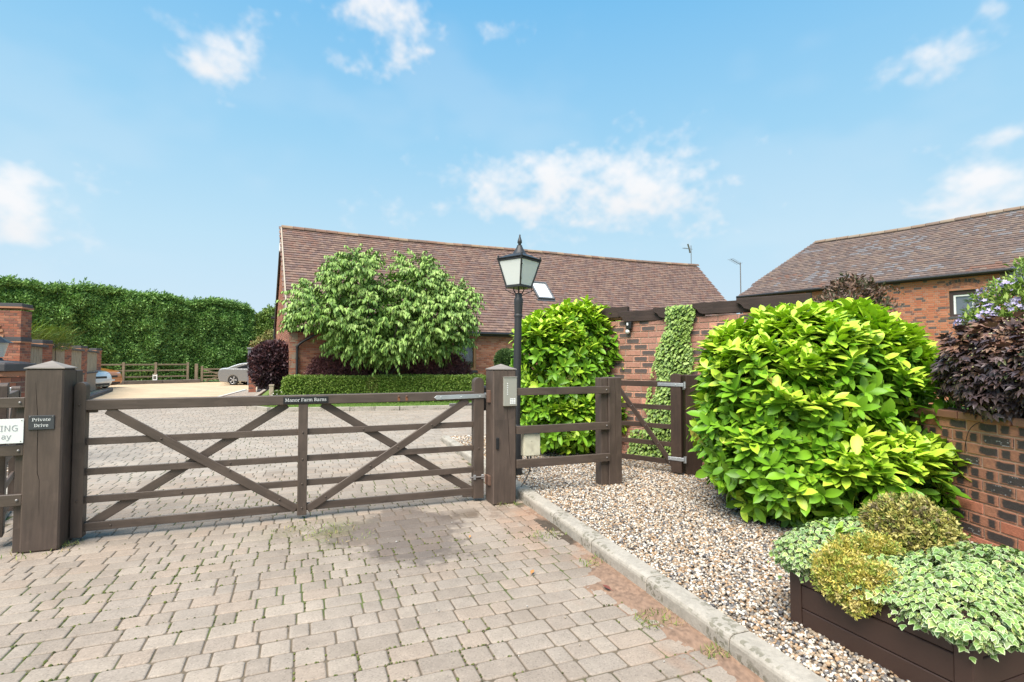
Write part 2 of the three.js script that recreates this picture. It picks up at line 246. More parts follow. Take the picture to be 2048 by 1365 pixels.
  for (const [x, z, L, w] of nearList) {
    if (z < -6.5) continue;
    const k = smooth(0.44, 0.66, fbm(x * 1.4 + 9, z * 1.4, 3, 0, 90));
    for (let j = 0; j < 14; j++) if (q() < k * 0.5) {
      const onEnd = q() < 0.45, px = onEnd ? x - L / 2 - 0.003 : x + (q() - 0.5) * L, pz = onEnd ? z + (q() - 0.5) * w : z + w / 2 + 0.003, s = 0.0035 + 0.006 * q() * q();
      it.push({ m: new THREE.Matrix4().compose(V(px, -0.004, pz), new THREE.Quaternion().setFromEuler(new THREE.Euler(q() * 6, q() * 6, 0)), V(s * 1.2, s, s * 1.2)), c: q() * 4 | 0 });
    }
  }
  const g = new THREE.Group(); g.name = 'joint_moss'; g.userData = { kind: 'stuff', label: 'green moss cushions growing in the paving joints', category: 'moss' }; scene.add(g);
  spread(g, 'moss', 'moss', moss, mat([1, 1, 1], 1), [[0.085, 0.105, 0.025], [0.12, 0.135, 0.035], [0.07, 0.075, 0.03], [0.14, 0.15, 0.05]], it, 0);
}
// loose sand and soil lying along the foot of the right-hand kerb
{
  const nx = 90, nz = 260, pos = [], col = [], idx = [];
  for (let j = 0; j <= nz; j++) for (let i = 0; i <= nx; i++) {
    const z = lerp(-5.7, -1.2, j / nz), x = lerp(kerbX(z) - 0.75, kerbX(z) + 0.02, i / nx), d = kerbX(z) - x;
    const reach = 0.015 + 0.10 * smooth(0.45, 0.7, fbm(z * 1.5 + 2, 3.3, 3, 0, 7)) + 0.20 * Math.exp(-(((z + 3.15) / 0.42) ** 2)) + 0.10 * Math.exp(-(((z + 2.3) / 0.3) ** 2)) + 0.12 * Math.exp(-(((z + 4.2) / 0.5) ** 2)) - 0.2 * smooth(-4.8, -5.3, z), e = reach - d + 0.30 * (fbm(x * 9, z * 9, 5, 0, 12) - 0.5);
    pos.push(x, -0.015 + 0.020 * smooth(-0.12, 0.22, e) + 0.007 * fbm(x * 55, z * 55, 2, 0, 3), z);
    const dark = smooth(0.35, 0.6, Math.exp(-(((x - 2.02) / 0.2) ** 2 + ((z + 4.3) / 0.5) ** 2)) + 0.3 * (fbm(x * 9, z * 9, 3, 0, 99) - 0.5)), m = 0.75 + 0.9 * (fbm(x * 60, z * 60, 3, 0, 14) - 0.35);
    col.push(lerp(0.27, 0.075, dark) * m, lerp(0.17, 0.055, dark) * m, lerp(0.115, 0.038, dark) * m);
    if (i && j) { const a = j * (nx + 1) + i; idx.push(a, a - nx - 1, a - 1, a - 1, a - nx - 1, a - nx - 2); }
  }
  const g = new THREE.BufferGeometry(); g.setAttribute('position', new THREE.Float32BufferAttribute(pos, 3)); g.setAttribute('color', new THREE.Float32BufferAttribute(col, 3)); g.setIndex(idx); g.computeVertexNormals();
  const o = new THREE.Mesh(g, mat([1, 1, 1], 1, { vertexColors: true })); o.name = 'loose_soil'; o.userData = { kind: 'stuff', label: 'reddish sand and dark soil washed up along the kerb', category: 'soil' }; o.receiveShadow = true; scene.add(o);
}
// kerbs
function kerbRow(name, label, pts, len, h = 0.1, w = 0.125, m = M.concrete, seed = 3, face = 1) {
  const k = new THREE.Group(); k.name = numbered(name); k.userData = { kind: 'structure', label, category: 'kerb' }; scene.add(k); const r = rng(seed);
  const prof = new THREE.Shape(); prof.moveTo(0, -0.1); prof.lineTo(0, h - 0.03); prof.quadraticCurveTo(0.003, h - 0.003, 0.035, h); prof.lineTo(w - 0.006, h + 0.002); prof.lineTo(w, h - 0.004); prof.lineTo(w, -0.1); prof.closePath();
  const cache = {};
  for (let i = 1; i < pts.length; i++) {
    const [ax, az] = pts[i - 1], [bx, bz] = pts[i], L = Math.hypot(bx - ax, bz - az), n = Math.max(1, Math.round(L / len)), l = L / n;
    for (let j = 0; j < n; j++) {
      const key = l.toFixed(3) + (j % 2); cache[key] ??= (() => { const g = new THREE.ExtrudeGeometry(prof, { depth: l - 0.018, bevelEnabled: true, bevelSize: 0.004, bevelThickness: 0.004, bevelSegments: 1, curveSegments: 4, steps: 3 }); return boxUV(g, 'z', j * 0.37); })();
      const o = part('kerb_stone', cache[key], m, k), t = j / n, dx = (bx - ax) / L, dz = (bz - az) / L;
      o.position.set(lerp(ax, bx, t) + (r() - 0.5) * 0.006, (r() - 0.5) * 0.006, lerp(az, bz, t)); o.rotation.y = Math.atan2(dx, dz) + (r() - 0.5) * 0.008; o.scale.x = face;
    }
  }
  return k;
}
kerbRow('drive_kerb', 'pale concrete kerb stones between block paving and pebble bed', [[kerbX(-9.8), -9.8], [kerbX(0.9), 0.9]], 0.78, 0.1, 0.13, M.concrete, 3);
kerbRow('drive_kerb', 'weathered kerb beside the brown post at the left edge', [[-7.1, -19.5], [-5.3, -14], [-4.0, -10.5], [-3.05, -8], [-2.6, -6.4], [-2.52, -5.6]], 0.8, 0.09, 0.125, M.concrete, 4, -1);
kerbRow('lawn_kerb', 'low kerb stones edging the lawn before the long brick house', [[12, -14.4], [5.2, -16.03], [3.98, -16.32], [2.75, -16.5], [1.32, -16.82], [-0.09, -17.2], [-0.9, -17.4], [-1.55, -18.7], [-1.75, -21.5], [-1.7, -30]], 0.9, 0.12, 0.13, M.concrete, 6);
kerbRow('yard_kerb', 'white edging kerb where paving meets the yellow gravel yard', [[-2.95, -31], [-3.4, -25.05]], 0.9, 0.03, 0.16, mat([0.6, 0.58, 0.54], 0.9, { map: T.blotch }), 7);
// lawn
const lawnPoly = [[12, -14.5], [5.2, -16.13], [3.98, -16.42], [2.75, -16.6], [1.32, -16.93], [-0.05, -17.3], [-0.8, -17.5], [-1.43, -18.75], [-1.62, -21.5], [-1.6, -30], [24, -28], [24, -14.5]];
structure('lawn', sheet(lawnPoly, 0.1, 0.5), mat([1, 1, 1], 1, { map: T.grass, bumpMap: T.bump, bumpScale: 0.02 }), 'short green lawn strip in front of the clipped hedge', 'lawn');
{
  const it = [], r = rng(21), blade = new THREE.BufferGeometry(); blade.setAttribute('position', new THREE.Float32BufferAttribute([-0.004, 0, 0, 0.004, 0, 0, 0, 0.05, 0.015, 0.004, 0, 0.006, 0.011, 0, 0.003, 0.018, 0.04, -0.01], 3)); blade.computeVertexNormals();
  for (let i = 0; i < 26000; i++) { const x = -1.6 + r() * 11, z = -16 - r() * 3.2; if (edgeDist(lawnPoly, x, z) < 0.05) continue; it.push({ m: new THREE.Matrix4().compose(V(x, 0.1, z), new THREE.Quaternion().setFromEuler(new THREE.Euler((r() - 0.5) * 0.7, r() * 6.3, (r() - 0.5) * 0.7)), V(1, 0.6 + 0.7 * r(), 1)), c: r() * 3 | 0 }); }
  const g = new THREE.Group(); g.name = 'lawn_grass'; g.userData = { kind: 'stuff', label: 'fine mown grass blades on the lawn strip', category: 'grass' }; scene.add(g);
  spread(g, 'blade', 'blades', blade, mat([1, 1, 1], 0.9), [[0.15, 0.26, 0.04], [0.20, 0.31, 0.06], [0.11, 0.20, 0.035]], it, 0);
}
// gravel yard behind, pebble beds either side of the gate
T.yard = makeTex(1024, 1024, (u, v) => { const m = 0.8 + 0.3 * hash2(u * 1024 | 0, v * 1024 | 0, 5) + 0.35 * (fbm(u * 8, v * 8, 5, 8, 33) - 0.5); return S([0.55 * m, 0.42 * m, 0.275 * m]); });
structure('gravel_yard', sheet([[-14, -20], [-7.15, -19.6], [-8.3, -25], [-3.4, -25], [-2.95, -31], [-1.6, -31], [-1.6, -44], [-26, -44], [-26, -20]], -0.02, 0.25), mat([1, 1, 1], 1, { map: T.yard, bumpMap: T.bump, bumpScale: 0.02 }), 'golden gravel yard with parked cars beyond the paving', 'gravel yard');
const bedPoly = [[kerbX(0.9) + 0.1, 0.9], [6.2, 0.9], [6.2, -5.2], [4.6, -9.8], [kerbX(-9.8) + 0.1, -9.8]], leftBed = [[-2.62, -5.4], [-2.7, -6.4], [-3.15, -8], [-4.1, -10.5], [-5.4, -14], [-7.2, -19.4], [-12, -19.9], [-12, -5.4]];
T.pebbleBase = makeTex(512, 512, (u, v) => { const m = 0.5 + 0.9 * hash2(u * 128 | 0, v * 128 | 0, 5); return S([0.20 * m, 0.16 * m, 0.125 * m]); });
const bedMat = mat([1, 1, 1], 1, { map: T.pebbleBase, bumpMap: T.bump, bumpScale: 0.015 });
structure('pebble_bed', sheet(bedPoly, 0.062, 1), bedMat, 'pebble bed between the kerb and the brick garden wall', 'gravel bed');
structure('pebble_bed', sheet(leftBed, 0.05, 1), bedMat, 'pebble strip behind the rails at the left edge', 'gravel bed');
{
  const stone = (seed) => { const g = new THREE.IcosahedronGeometry(1, 1), p = g.attributes.position, q = rng(seed), ox = q() * 9; for (let i = 0; i < p.count; i++) { const k = 0.82 + 0.36 * vnoise(p.getX(i) * 1.3 + ox, p.getY(i) * 1.3 + p.getZ(i) * 0.9, 0, seed); p.setXYZ(i, p.getX(i) * k, p.getY(i) * k * 0.62, p.getZ(i) * k * 0.82); } g.computeVertexNormals(); return mergeSmooth(g); };
  function mergeSmooth(g) { const p = g.attributes.position, n = g.attributes.normal, acc = {}; for (let i = 0; i < p.count; i++) { const k = [p.getX(i), p.getY(i), p.getZ(i)].map((x) => x.toFixed(3)).join(); (acc[k] ??= V(0, 0, 0)).add(V(n.getX(i), n.getY(i), n.getZ(i))); } for (let i = 0; i < p.count; i++) { const k = [p.getX(i), p.getY(i), p.getZ(i)].map((x) => x.toFixed(3)).join(), a = acc[k].clone().normalize(); n.setXYZ(i, a.x, a.y, a.z); } return g; }
  const pal = [[0.515, 0.447, 0.361], [0.396, 0.304, 0.212], [0.297, 0.19, 0.108], [0.228, 0.209, 0.194], [0.104, 0.1, 0.104], [0.614, 0.556, 0.478], [0.337, 0.257, 0.18], [0.426, 0.276, 0.158], [0.673, 0.628, 0.559], [0.168, 0.143, 0.122]];
  const r = rng(31), base = mat([1, 1, 1], 0.7);
  const beds = [['bed_pebbles', 'mixed tan, grey and white pebbles of the bed right of the drive', bedPoly, 0.062, 1], ['bed_pebbles', 'mixed pebbles behind the rails at the left edge', leftBed, 0.05, 2]];
  for (const [name, label, poly, y, which] of beds) {
    const g = new THREE.Group(); g.name = numbered(name); g.userData = { kind: 'stuff', label, category: 'pebbles' }; scene.add(g);
    const lists = [[], [], []];
    const N = which === 1 ? 190000 : 45000, X0 = which === 1 ? 2.0 : -8, X1 = which === 1 ? 6.2 : -2.6, Z0 = which === 1 ? -9.8 : -19, Z1 = which === 1 ? -0.9 : -5;
    for (let i = 0; i < N; i++) {
      const x = lerp(X0, X1, r()), z = lerp(Z0, Z1, r()), d = Math.hypot(x, z); if (r() > clamp(4.2 / d, 0.25, 1) || edgeDist(poly, x, z) < 0.02 || Math.abs(x * 0.931 + z * 0.365) > 1.05 * (x * 0.365 - z * 0.931)) continue;
      const s = (0.0072 + 0.0085 * r() * r() + 0.0035 * r()) * (0.9 + 0.35 * smooth(4, 9, d)), t = r();
      lists[r() * 3 | 0].push({ m: new THREE.Matrix4().compose(V(x, y + 0.004 + 0.014 * r() + 0.014 * (vnoise(x * 2.2, z * 2.2, 0, 5)), z), new THREE.Quaternion().setFromEuler(new THREE.Euler((r() - 0.5) * 1.3, r() * 6.3, (r() - 0.5) * 1.3)), V(s, s, s)), c: r() * pal.length | 0 });
    }
    lists.forEach((l, i) => spread(g, 'pebble', 'pebbles', stone(40 + i), base, pal, l, 0));
  }
}
console.log('ground done');
// ---------------------------------------------------------------- gates, posts and rails of the entrance
const loader = new FontLoader();
const serif = await loader.loadAsync('fonts/droid/droid_serif_regular.typeface.json'), sans = await loader.loadAsync('fonts/droid/droid_sans_regular.typeface.json');
function lettering(text, font, h, m, parent, x, y, z, squeeze = 1, align = 0.5) {
  const g = new TextGeometry(text, { font, size: h, depth: 0.0015, curveSegments: 4, bevelEnabled: false }); g.computeBoundingBox(); const b = g.boundingBox; g.translate(-(b.min.x + (b.max.x - b.min.x) * align), 0, 0); g.scale(squeeze, 1, 1);
  const o = part('lettering', g, m, parent); o.position.set(x, y, z); return o;
}
function crackedPost(w, h, d, crack, c = 0.012) {                     // a square post with a drying crack cut into its front
  const block = new Brush(move(chamfer(w, h, d, c, 'y', w * 7), 0, h / 2, 0)), s = new THREE.Shape(); crack.forEach(([x, y, t], i) => (i ? s.lineTo(x + t, y) : s.moveTo(x + t, y))); [...crack].reverse().forEach(([x, y, t]) => s.lineTo(x - t, y)); s.closePath();
  const cut = new Brush(boxUV(new THREE.ExtrudeGeometry(s, { depth: 0.06, bevelEnabled: false }).translate(0, 0, d / 2 - 0.045), 'y')); block.updateMatrixWorld(); cut.updateMatrixWorld();
  const ev = new Evaluator(); ev.attributes = ['position', 'normal', 'uv']; ev.useGroups = false; return ev.evaluate(block, cut, SUBTRACTION).geometry;
}
function capGeo(w, d, h) { const a = w / 2, b = d / 2, P = [V(-a, 0, -b), V(a, 0, -b), V(a, 0, b), V(-a, 0, b), V(-a, 0.008, -b), V(a, 0.008, -b), V(a, 0.008, b), V(-a, 0.008, b), V(0, h, 0)]; return boxUV(new ConvexGeometry(P), 'x'); }
{ // left gate post
  const o = thing('gate_post', 'thick brown gate post carrying the Private Drive plate', 'gate post', [-1.925, 0, -5.42], 0, 'pyramid topped main gate posts');
  part('post', crackedPost(0.25, 1.44, 0.25, [[-0.055, 1.33, 0.0004], [-0.045, 1.2, 0.0016], [-0.032, 1.0, 0.0022], [-0.03, 0.75, 0.002], [-0.026, 0.62, 0.0022], [-0.012, 0.56, 0.0018], [-0.008, 0.35, 0.0012], [-0.005, 0.28, 0.0004]]), M.postWood, o);
  const c = part('cap', capGeo(0.262, 0.262, 0.065), M.capWood, o); c.position.y = 1.44;
  const stop = part('stop_board', bar(0.05, 0.125, 0.0, 1.425, -0.27, -0.128, 0.006), M.postWood, o);
  part('catch', bar(0.118, 0.142, 0.66, 0.8, -0.115, -0.075, 0.004), M.black, o);
  const p = part('name_plate', move(chamfer(0.165, 0.112, 0.008, 0.002), 0, 0, 0), M.slatePlate, o, { label: 'small slate plate reading Private Drive' }); p.position.set(-0.008, 1.015, 0.129);
  lettering('Private', serif, 0.0235, M.letter, p, 0, 0.012, 0.0042, 1.08); lettering('Drive', serif, 0.0235, M.letter, p, 0, -0.034, 0.0042, 1.08);
  for (const [x, y] of [[-0.072, 0.046], [0.072, 0.046]]) { const b = part('screw', bolt, M.steel, p); b.scale.setScalar(0.35); b.position.set(x, y, 0.004); }
}
{ // right gate post with entry panel
  const o = thing('gate_post', 'thick brown gate post carrying the grey keypad panel', 'gate post', [1.978, 0, -5.38], 0, 'pyramid topped main gate posts');
  part('post', crackedPost(0.26, 1.41, 0.25, [[0.035, 1.40, 0.001], [0.035, 1.3, 0.0012], [0.03, 1.0, 0.0014], [0.036, 0.86, 0.0022], [0.044, 0.72, 0.0024], [0.052, 0.55, 0.0022], [0.06, 0.45, 0.0016], [0.064, 0.38, 0.0004]]), M.postWood, o);
  const c = part('cap', capGeo(0.268, 0.258, 0.062), M.capWood, o); c.position.y = 1.41;
  const k = part('keypad_panel', move(new RoundedBoxGeometry(0.15, 0.305, 0.03, 2, 0.005), 0, 0, 0), M.panel, o, { label: 'brushed grey metal keypad panel' }); k.position.set(0.052, 1.18, 0.14);
  part('hood', bar(-0.077, 0.077, 0.15, 0.156, -0.015, 0.022, 0.001), M.panel, k);
  for (let i = 0; i < 6; i++) { const b = part('call_button', new THREE.CylinderGeometry(0.006, 0.006, 0.004, 10).rotateX(1.571), M.white, k); b.position.set(-0.033, 0.085 - i * 0.0225, 0.016); }
  for (let j = 0; j < 4; j++) for (let i = 0; i < 3; i++) { const b = part('key', bar(-0.009, 0.009, -0.0065, 0.0065, 0, 0.003, 0.001), M.white, k); b.position.set(0.005 + i * 0.0215, -0.078 - j * 0.0155, 0.015); }
  part('reader', bar(-0.1, -0.068, 0.58, 0.7, 0.124, 0.142, 0.004), M.black, o);
  const pin = part('hinge_pin', cyl(0.011, 0.011, 0.1, 8), M.rust, o); pin.position.set(-0.17, 0.2, 0.0); part('hinge_plate', bar(-0.15, -0.124, 0.19, 0.29, -0.05, 0.05, 0.003), M.rust, o); part('hinge_plate', bar(-0.15, -0.124, 1.06, 1.19, -0.04, 0.05, 0.003), M.rust, o);
  part('cable', tube([[0.2, 0.42, 0.02], [0.17, 0.36, 0.05], [0.148, 0.25, 0.06], [0.142, 0.12, 0.055], [0.14, -0.02, 0.06]], 0.006, 6, 20), M.black, o);
}
{ // five-bar gate, hung level
  const o = thing('field_gate', 'wide brown five bar gate closing the drive', 'gate', [0, 0.035, -5.52]), D = 0.055;
  const roundTop = (x0, x1, y1, z0, z1) => { const w = (x1 - x0) / 2, s = new THREE.Shape(); s.moveTo(x0, 0); s.lineTo(x1, 0); s.lineTo(x1, y1 - w); s.absarc((x0 + x1) / 2, y1 - w, w, 0, Math.PI); s.closePath(); return boxUV(new THREE.ExtrudeGeometry(s, { depth: z1 - z0 - 0.008, bevelSize: 0.004, bevelThickness: 0.004, bevelSegments: 2, curveSegments: 10 }).translate(0, 0, z0 + 0.004), 'y', x0); };
  part('stile', roundTop(-1.785, -1.71, 1.285, -0.045, 0.05), M.darkWood, o); const hs = part('stile', roundTop(1.71, 1.815, 1.285, -0.045, 0.05), M.darkWood, o);
  const top = part('top_rail', bar(-1.712, 1.712, 1.05, 1.14, -0.04, 0.045, 0.006), M.darkWood, o);
  for (const [y0, y1] of [[0.755, 0.815], [0.502, 0.56], [0.268, 0.328], [0.035, 0.105]]) part('rail', bar(-1.715, 1.715, y0, y1, -0.012, 0.012, 0.003), M.darkWood, o);
  part('upright', bar(-0.045, 0.04, 0.0, 1.052, 0.0125, 0.046, 0.004), M.darkWood, o);
  for (const [ax, ay, bx, by, f] of [[-1.56, 1.05, -0.05, 0.06, 1], [0.045, 0.05, 1.64, 1.05, 1], [-0.15, 1.05, -1.71, 0.06, -1], [0.17, 1.05, 1.72, 0.06, -1]]) part('brace', f > 0 ? strut(ax, ay, bx, by, 0.075, 0.0125, 0.036) : strut(ax, ay, bx, by, 0.075, -0.036, -0.0125), M.darkWood, o);
  for (const [x, y, z] of [[-0.003, 0.785, 0.047], [-0.003, 0.53, 0.047], [-0.003, 0.298, 0.047], [-0.003, 0.07, 0.047], [-0.2, 0.165, 0.037], [0.21, 0.155, 0.037], [0.63, 0.42, 0.037], [0.90, 0.59, 0.037], [1.25, 0.80, 0.037], [-1.16, 0.785, 0.037], [-0.62, 0.47, 0.037], [-1.0, 0.298, 0.013], [-0.62, 0.53, 0.013], [-1.52, 0.07, 0.013], [0.56, 0.785, 0.013], [-1.748, 1.1, 0.051], [-1.748, 0.3, 0.051], [1.76, 0.53, 0.051]]) { const b = part('bolt_head', bolt, M.darkWood, o); b.position.set(x, y, z); b.scale.setScalar(0.85); }
  for (const x of [0.905, 0.985]) { const b = part('bolt_head', bolt, M.rust, top, { label: 'rusty bolt head' }); b.position.set(x, 1.105, 0.045); const s = part('rust_run', bar(x - 0.012, x + 0.011, 1.062, 1.105, 0.0452, 0.0456, 0.0001), mat([0.26, 0.105, 0.045], 0.8, { map: T.blotch }), top); }
  const plate = part('name_plate', bar(-0.18, 0.222, 1.06, 1.125, 0.0455, 0.052, 0.002), M.black, o, { label: 'black name plate reading Manor Farm Barns' }); lettering('Manor Farm Barns', serif, 0.030, M.letter, plate, 0.02, 1.081, 0.0521, 0.98);
  { const s = new THREE.Shape(); s.moveTo(1.27, 1.085); s.lineTo(1.295, 1.065); s.lineTo(1.83, 1.072); s.lineTo(1.83, 1.112); s.lineTo(1.295, 1.105); s.closePath(); const h = part('hinge_strap', boxUV(new THREE.ExtrudeGeometry(s, { depth: 0.008, bevelEnabled: true, bevelSize: 0.002, bevelThickness: 0.001, bevelSegments: 1 }).translate(0, 0, 0.053), 'x'), M.galv, o, { label: 'long galvanised hinge strap' }); for (const x of [1.34, 1.56, 1.77]) { const b = part('bolt_head', bolt, M.galv, h); b.position.set(x, 1.087, 0.062); b.scale.setScalar(0.7); } part('knuckle', move(cyl(0.02, 0.02, 0.06, 10), 1.848, 1.062, 0.02), M.galv, h); part('collar', bar(1.83, 1.875, 1.075, 1.108, 0.0, 0.05, 0.004), M.steel, h); }
  { const h = part('lower_hinge', bar(1.7, 1.726, 0.2, 0.25, 0.0505, 0.064, 0.003), M.galv, o); part('nut', bar(1.79, 1.816, 0.2, 0.25, 0.0505, 0.06, 0.003), M.galv, h); part('eye_rod', move(new THREE.CylinderGeometry(0.008, 0.008, 0.24, 8).rotateZ(1.571), 1.78, 0.225, 0.058), M.steel, h); part('rod_end', move(cyl(0.016, 0.016, 0.05, 8), 1.875, 0.2, 0.055), M.rust, h); }
  part('slam_block', bar(-1.70, -1.64, 1.028, 1.05, -0.03, 0.012, 0.002), M.darkWood, o); part('heel_block', bar(1.6, 1.712, 0.012, 0.034, -0.03, 0.012, 0.003), M.darkWood, o);
}
{ // gate opener behind the hinge post
  const o = thing('gate_opener', 'black gate motor housing behind the keypad post', 'gate motor', [1.93, 0, -5.8]); part('housing', move(new RoundedBoxGeometry(0.13, 0.28, 0.18, 3, 0.03), -0.02, 1.08, 0), M.black, o); part('arm', bar(-0.42, -0.06, 1.0, 1.03, 0.02, 0.05, 0.004), M.steel, o); part('bracket', bar(0.0, 0.05, 0.92, 1.2, 0.07, 0.16, 0.004), M.steel, o);
}
{ // fixed rails between keypad post and the path post
  const o = thing('post_and_rail_fence', 'short brown three rail fence right of the keypad post', 'fence', [0, 0, -5.27], 0, 'entrance side fences');
  part('post', move(crackedPost(0.175, 1.315, 0.17, [[-0.01, 1.3, 0.0016], [0.004, 1.1, 0.002], [-0.006, 0.8, 0.0022], [0.004, 0.5, 0.002], [0.0, 0.3, 0.0004]], 0.008), 3.345, 0, -0.085), M.postWood, o); part('post_facing', bar(3.165, 3.256, 0.02, 1.31, -0.15, -0.02, 0.005), M.postWood, o);
  for (const [y0, y1] of [[1.135, 1.215], [0.725, 0.81], [0.365, 0.455]]) part('rail', bar(2.11, 3.255, y0, y1, -0.005, 0.03, 0.004), M.darkWood, o);
  for (const y of [1.175, 0.77, 0.41]) { const b = part('bolt_head', bolt, M.steel, o); b.position.set(3.21, y, 0.031); b.scale.setScalar(0.8); }
}
{ const o = thing('junction_box', 'cream electrical box hung on the short right fence', 'electrical box', [2.3, 0.6, -5.32]); part('case', move(new RoundedBoxGeometry(0.2, 0.245, 0.08, 3, 0.012), 0, 0, 0), M.cream, o); part('lid', move(new RoundedBoxGeometry(0.19, 0.235, 0.02, 2, 0.008), 0, 0, 0.042), M.cream, o); part('boss', new THREE.ConeGeometry(0.015, 0.012, 3).rotateX(1.571).translate(-0.01, 0.045, 0.056), M.cream, o); part('cable_gland', move(cyl(0.012, 0.012, 0.04, 8), -0.03, -0.16, 0), M.steel, o); part('cable_gland', move(cyl(0.012, 0.012, 0.04, 8), 0.0, -0.16, 0), M.steel, o); part('cable', tube([[0.0, -0.16, 0], [0.0, -0.24, 0.0], [-0.05, -0.34, 0.03], [-0.13, -0.44, 0.04]], 0.006, 6, 14), M.black, o); }
function wicket(o, L, m, hingeSide) {                                 // a narrow garden gate: hinge stile at x = 0, running to x = -L
  const stileTop = (x0, x1, y1) => { const s = new THREE.Shape(); s.moveTo(x0, 0.03); s.lineTo(x1, 0.03); s.lineTo(x1, y1 - 0.03); s.quadraticCurveTo(x1, y1, (x0 + x1) / 2, y1); s.quadraticCurveTo(x0, y1, x0, y1 - 0.03); s.closePath(); return boxUV(new THREE.ExtrudeGeometry(s, { depth: 0.06, bevelSize: 0.003, bevelThickness: 0.003, bevelSegments: 1 }).translate(0, 0, -0.03), 'y'); };
  part('stile', stileTop(-0.13, 0, 1.26), m, o); part('stile', stileTop(-L, -L + 0.075, 1.2), m, o);
  for (const [y0, y1, t] of [[1.09, 1.165, 0.05], [0.8, 0.86, 0.022], [0.56, 0.62, 0.022], [0.34, 0.4, 0.022], [0.12, 0.185, 0.022]]) part('rail', bar(-L + 0.07, -0.128, y0, y1, -t / 2, t / 2, 0.003), m, o);
  part('brace', strut(-L + 0.1, 1.09, -0.1, 0.1, 0.065, 0.0115, 0.032), m, o);
  for (const [f, y] of [[0.27, 0.83], [0.52, 0.59], [0.74, 0.37], [0.93, 0.15]]) { const b = part('bolt_head', bolt, M.steel, o); b.position.set(lerp(-L + 0.1, -0.1, f), y, 0.033); b.scale.setScalar(0.6); }
  if (hingeSide) for (const [y, l] of [[1.125, 0.3], [0.2, 0.17]]) { const h = part('hinge_strap', bar(-l, 0.04, y - 0.022, y + 0.022, 0.033, 0.04, 0.003), M.galv, o, { label: 'galvanised strap hinge' }); part('knuckle', move(cyl(0.014, 0.014, 0.08, 8), 0.05, y - 0.04, 0.02), M.galv, h); for (const x of [-l + 0.04, -0.06]) { const b = part('bolt_head', bolt, M.galv, h); b.position.set(x, y, 0.041); b.scale.setScalar(0.6); } }
}
{
  const o = thing('wicket_gate', 'narrow brown pedestrian gate standing ajar against the ivy clad wall', 'gate', [4.405, 0.08, -5.42], Math.atan2(-0.73, 0.4) + Math.PI / 2 - Math.PI / 2 + 0.0);
  o.rotation.y = -Math.atan2(0.73, 0.42); wicket(o, 0.98, M.wicketWood, true);
  const l = part('latch', bar(-0.99, -0.93, 0.95, 1.0, -0.02, 0.07, 0.004), M.galv, o); part('ring_handle', new THREE.TorusGeometry(0.03, 0.006, 6, 14).translate(-0.93, 0.96, 0.075), M.galv, l);
  const p = thing('gate_post', 'square dark brown post hinging the narrow gate, before the big laurel', 'gate post', [4.575, 0.06, -5.45], -0.35); part('post', move(chamfer(0.2, 1.27, 0.2, 0.008, 'y'), 0, 0.635, 0), M.wicketWood, p); part('hinge_bracket', bar(-0.13, -0.098, 1.08, 1.16, 0.02, 0.06, 0.003), M.galv, p); part('hinge_bracket', bar(-0.13, -0.098, 0.16, 0.24, 0.02, 0.06, 0.003), M.galv, p);
}
{ // left-hand side rails, notice and open pedestrian gate
  const o = thing('post_and_rail_fence', 'brown three rail fence at the left edge carrying a white notice', 'fence', [0, 0, -5.33], 0, 'entrance side fences');
  for (const [y0, y1] of [[1.135, 1.215], [0.76, 0.845], [0.37, 0.46]]) { part('rail', bar(-3.6, -2.045, y0, y1, -0.005, 0.03, 0.004), M.darkWood, o); } for (const y of [1.175, 0.8, 0.415]) { const b = part('bolt_head', bolt, M.steel, o); b.position.set(-2.075, y, 0.031); }
  part('end_board', bar(-2.11, -2.055, 0, 1.2, -0.13, -0.01, 0.004), M.postWood, o);
  const n = thing('notice', 'white parking notice screwed to the left fence', 'sign', [-2.148, 0.955, -5.29]);
  const b = part('board', new RoundedBoxGeometry(0.5, 0.19, 0.004, 2, 0.0019).translate(-0.145, 0, 0), M.white, n); const g = mat([0.34, 0.35, 0.36], 0.6);
  lettering('PARKING', sans, 0.046, g, n, 0.068, 0.0, 0.0022, 1.0, 1); lettering('ay', sans, 0.04, g, n, 0.03, -0.06, 0.0022, 1.1, 1); for (const [x, y] of [[0.092, 0.082], [0.088, -0.08]]) { const s = part('screw', bolt, M.steel, n); s.scale.setScalar(0.4); s.position.set(x, y, 0.002); }
  const w = thing('wicket_gate', 'narrow brown gate folded open behind the white notice', 'gate', [-2.27, 0.06, -5.5], Math.atan2(1.05, 0.28) + Math.PI); w.rotation.y = Math.PI / 2 + 0.29 + Math.PI; wicket(w, 1.05, M.postWood, false);
  w.rotation.y = -Math.atan2(1.05, 0.32); part('latch', bar(-1.06, -1.0, 1.14, 1.19, 0.03, 0.06, 0.004), M.galv, w); part('drop_bolt', bar(-1.05, -1.0, 0.62, 0.68, 0.03, 0.06, 0.004), M.steel, w);
}
console.log('gates done');
